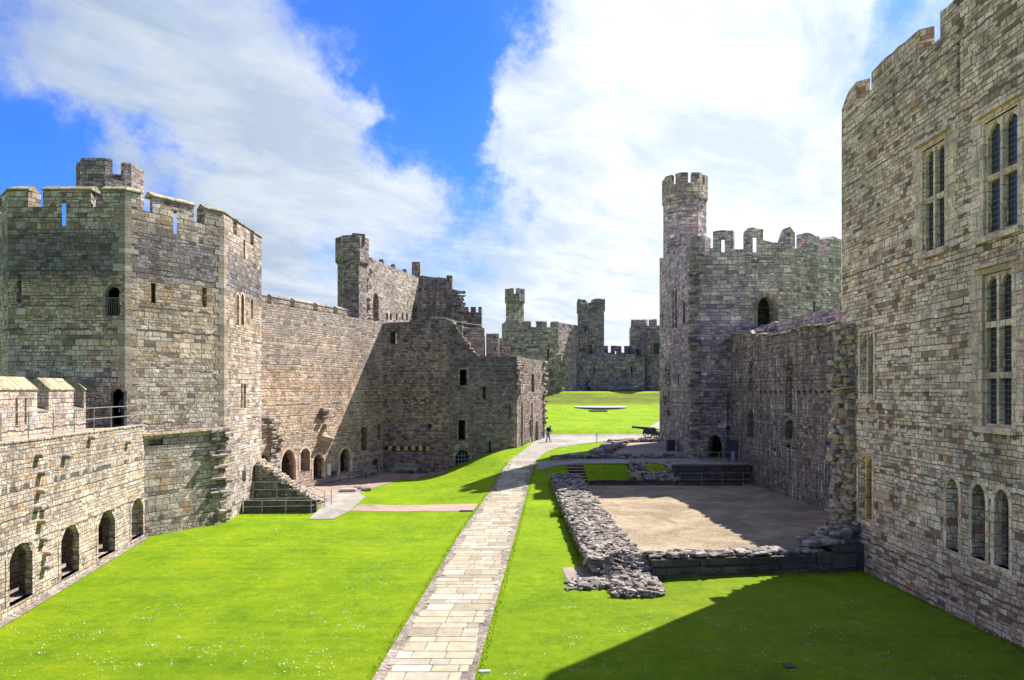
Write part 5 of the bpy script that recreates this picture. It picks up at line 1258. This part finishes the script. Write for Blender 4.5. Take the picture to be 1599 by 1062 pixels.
def person(label, loc, rz, top, legs, lean=0, stride=.22, hat=None, scale=1, arm=.1, armf=.0, bag=False):
    t = thing('person', (0, 0, 0), label, 'person')
    L = lean; S_ = lambda x, y, z: (x, y - max(0, z - .95) * L, z)     # faces -Y
    j = {'pelvis': ((0, 0, .95), (.15, .1), None), 'waist': (S_(0, 0, 1.12), (.13, .095), 'pelvis'), 'chest': (S_(0, 0, 1.34), (.16, .11), 'waist'), 'neckb': (S_(0, 0, 1.46), (.08, .07), 'chest'), 'neck': (S_(0, 0, 1.53), .05, 'neckb'),
         'head': (S_(0, -.01, 1.62), (.075, .09), 'neck'), 'crown': (S_(0, -.01, 1.70), (.07, .085), 'head'), 'nose': (S_(0, -.115, 1.62), .016, 'head')}
    for s_, n_ in ((-1, 'l'), (1, 'r')):
        st_ = stride * s_
        j['sh' + n_] = (S_(s_ * .19, 0, 1.42), .055, 'neckb'); j['el' + n_] = (S_(s_ * .26, -armf * .5 + .02, 1.15), .042, 'sh' + n_); j['wr' + n_] = (S_(s_ * .25, -armf - .05, .92 + armf * .5), .03, 'el' + n_)
        j['hd' + n_] = (S_(s_ * .25, -armf - .08, .84 + armf * .6), .033, 'wr' + n_)
        for f_ in range(4): j['f%d%s' % (f_, n_)] = (S_(s_ * .25 - .03 + f_ * .02, -armf - .10, .755 + armf * .6 + abs(f_ - 1.5) * .006), .0085, 'hd' + n_)
        j['th' + n_] = (S_(s_ * .21, -armf - .13, .81 + armf * .6), .01, 'hd' + n_)
        j['hip' + n_] = ((s_ * .1, 0, .88), .085, 'pelvis'); j['kn' + n_] = ((s_ * .11, -.03 - st_ * .5, .49), .058, 'hip' + n_); j['an' + n_] = ((s_ * .11, -st_, .1), .038, 'kn' + n_); j['toe' + n_] = ((s_ * .12, -st_ - .17, .035), .032, 'an' + n_)
    skin_obj('body', j, M['skin'], t)
    def sub(keys, add, name, m):
        c = {}
        for k in keys:
            p_, r_, pa = j[k]; r2 = tuple(q + add for q in r_) if isinstance(r_, tuple) else r_ + add
            c[k] = (p_, r2, pa if pa in c else None)
        skin_obj(name, c, m, t)
    sub(['pelvis', 'waist', 'chest', 'neckb', 'shl', 'ell', 'wrl', 'shr', 'elr', 'wrr'], .022, 'shirt', M[top])
    sub(['pelvis', 'hipl', 'knl', 'anl', 'hipr', 'knr', 'anr'], .02, 'trousers', M[legs])
    for n_ in 'lr': a = j['an' + n_][0]; b = j['toe' + n_][0]; skin_obj('shoe', {'a': ((a[0], a[1] + .03, .045), .042, None), 'b': ((b[0], b[1] - .02, .04), .038, 'a')}, M['black'], t)
    h = j['crown'][0]; hm = MB()
    for (a, ra), (b, rb_) in zip([(-.05, .098), (.0, .104), (.06, .085), (.1, .04)], [(.0, .104), (.06, .085), (.1, .04), (.112, .005)]): hm.tube((h[0], h[1] + .02, h[2] + a), (h[0], h[1] + .02, h[2] + b), ra, 14, rb_, caps=False)
    if hat: hm.tube((h[0], h[1], h[2] - .01), (h[0], h[1], h[2] + .005), .17, 18); hm.build('hat', M[hat], t)
    else: hm.tube((h[0], h[1] + .05, h[2] - .1), (h[0], h[1] + .04, h[2] + .02), .085, 12, .09); hm.build('hair', M['hair'], t, smooth=True)
    fe = MB()
    for s_ in (-1, 1): fe.box(S_(s_ * .03, -.1, 1.655), (.018, .012, .008))
    fe.box(S_(0, -.098, 1.575), (.045, .01, .008)); fe.build('face_features', M['hair'], t)
    if bag:
        bg_ = MB(); c = S_(0, .17, 1.27); bg_.box(c, (.3, .18, .42)); bg_.build('backpack', M['blackcloth'], t, bev=.04)
    t.location = loc; t.rotation_euler = (0, 0, rz); t.scale = (scale,) * 3; return t
q = G(855, 691); person('person in dark top, blue trousers and pale hat bending forward at the gatehouse corner', (q.x + .05, q.y, gz(q.x, q.y) + .02), radians(70), 'blackcloth', 'denim', .35, .16, 'whitecloth', 1.08, armf=.3, bag=True)
hq = wa.p((hop['u0'] + hop['u1']) / 2 + .2, 0, .65); person('person in a red top standing behind the barred upper opening of the left tower', (hq.x, hq.y, hop['z0'] + .02), radians(-10), 'redcloth', 'navy', 0, .02, None, .92)
hq = wa.p((hdoor['u0'] + hdoor['u1']) / 2 + .12, 0, .5); person('person in navy blue standing in the doorway at the end of the gallery walk', (hq.x, hq.y, -1.98), radians(20), 'navy', 'navy', 0, .04, None, 1.0)
q = Vector((15.3, 132.6, -.1)); person('tiny distant person in blue by the small door of the far curtain wall', q, radians(10), 'denim', 'navy', 0, .1, None, 1.05)

# ------------------------------------------------------------------ daisies and grass tufts (uncountable)
M['daisy'] = plain('daisy_white', (.82, .82, .78), .8)
mb = MB()
def daisies(cx, cy, r, n_):
    for _ in range(n_):
        a = R.uniform(0, 2 * pi); d = abs(R.gauss(0, r * .5)); x = cx + cos(a) * d * 1.2; y = cy + sin(a) * d * 1.1
        if interp(y, PL) - .1 < x < interp(y, PR) + .1 or (x > 2.5 and y > 27.3): continue
        z = gz(x, y) + .05; s_ = R.uniform(.009, .02)
        mb.add([(x + s_ * cos(k * pi / 3), y + s_ * sin(k * pi / 3), z + R.uniform(0, .008)) for k in range(6)], [tuple(range(6))], 0, .5)
for _ in range(170):
    px_ = R.uniform(10, 730); py_ = R.uniform(815, 1060); q = G(px_, py_)
    if q.x > -4.6 - .0 or q.x < wg.p(0, 0).x * 1.12 - 1.5: continue
    daisies(q.x, q.y, R.uniform(.2, 1.6), R.randint(2, 14))
for _ in range(60):
    q = G(R.uniform(780, 1500), R.uniform(920, 1060))
    if q.x < 14.8: daisies(q.x, q.y, R.uniform(.3, 1.4), R.randint(2, 14))
tag(mb.build('daisies', M['daisy']), 'scattered patches of tiny white daisies in the lawns', 'flowers', None, 'stuff')
mb = MB()
for k in range(800):
    x = R.uniform(6.3, 20); y = 33 + R.random() ** 1.3 * 21.6; a = R.uniform(.02, .055) * (2 if R.random() < .03 else 1)
    mb.stone((x, y, -7.77), (a, a * .8, a * .5), R.uniform(0, 3), .2)
tag(mb.build('pebbles', M['rubblepale']), 'loose pebbles scattered over the sandy gravel floor', 'pebbles', None, 'stuff')
# longer grass along walls, kerbs and edges
mb = MB()
def blades(x, y, n_, h):
    for _ in range(n_):
        bx = x + R.uniform(-.12, .12); by = y + R.uniform(-.12, .12); a = R.uniform(0, 2 * pi); l = h * R.uniform(.5, 1.2); z = gz(bx, by)
        w_ = .012; mb.add([(bx - w_ * sin(a), by + w_ * cos(a), z), (bx + w_ * sin(a), by - w_ * cos(a), z), (bx + cos(a) * l * .5, by + sin(a) * l * .5, z + l)], [(0, 1, 2)])
y = 19.0
while y < 60:
    blades(interp(y, PL) - .1, y, 5, .07); blades(interp(y, PR) + .1, y, 5, .07)
    if 31 < y < 54: blades(3.35, y, 4, .15)
    if y < 33: blades(interp(y, [(12, 15.8), (33.2, 16.4)]) - .12, y, 6, .12)
    y += .13
u = 0
while u < 9.8: q = wl.p(u, 0, -.15); blades(q.x, q.y, 6, .13); u += .12
for k in range(60): blades(R.uniform(2.6, 3.3), R.uniform(43.3, 44.2), 10, .35)
for k in range(110):
    y = R.uniform(34, 55); blades(19.75 + (60 - y) * .035 - R.uniform(.1, .5) * R.random(), y, 7, .12)
for k in range(60): blades(R.uniform(7, 16), 31.7 + R.random() * .3, 5, .1)
tag(mb.build('grass_tufts', M['grass']), 'longer grass blades along the path edges and wall feet', 'grass', None, 'stuff')
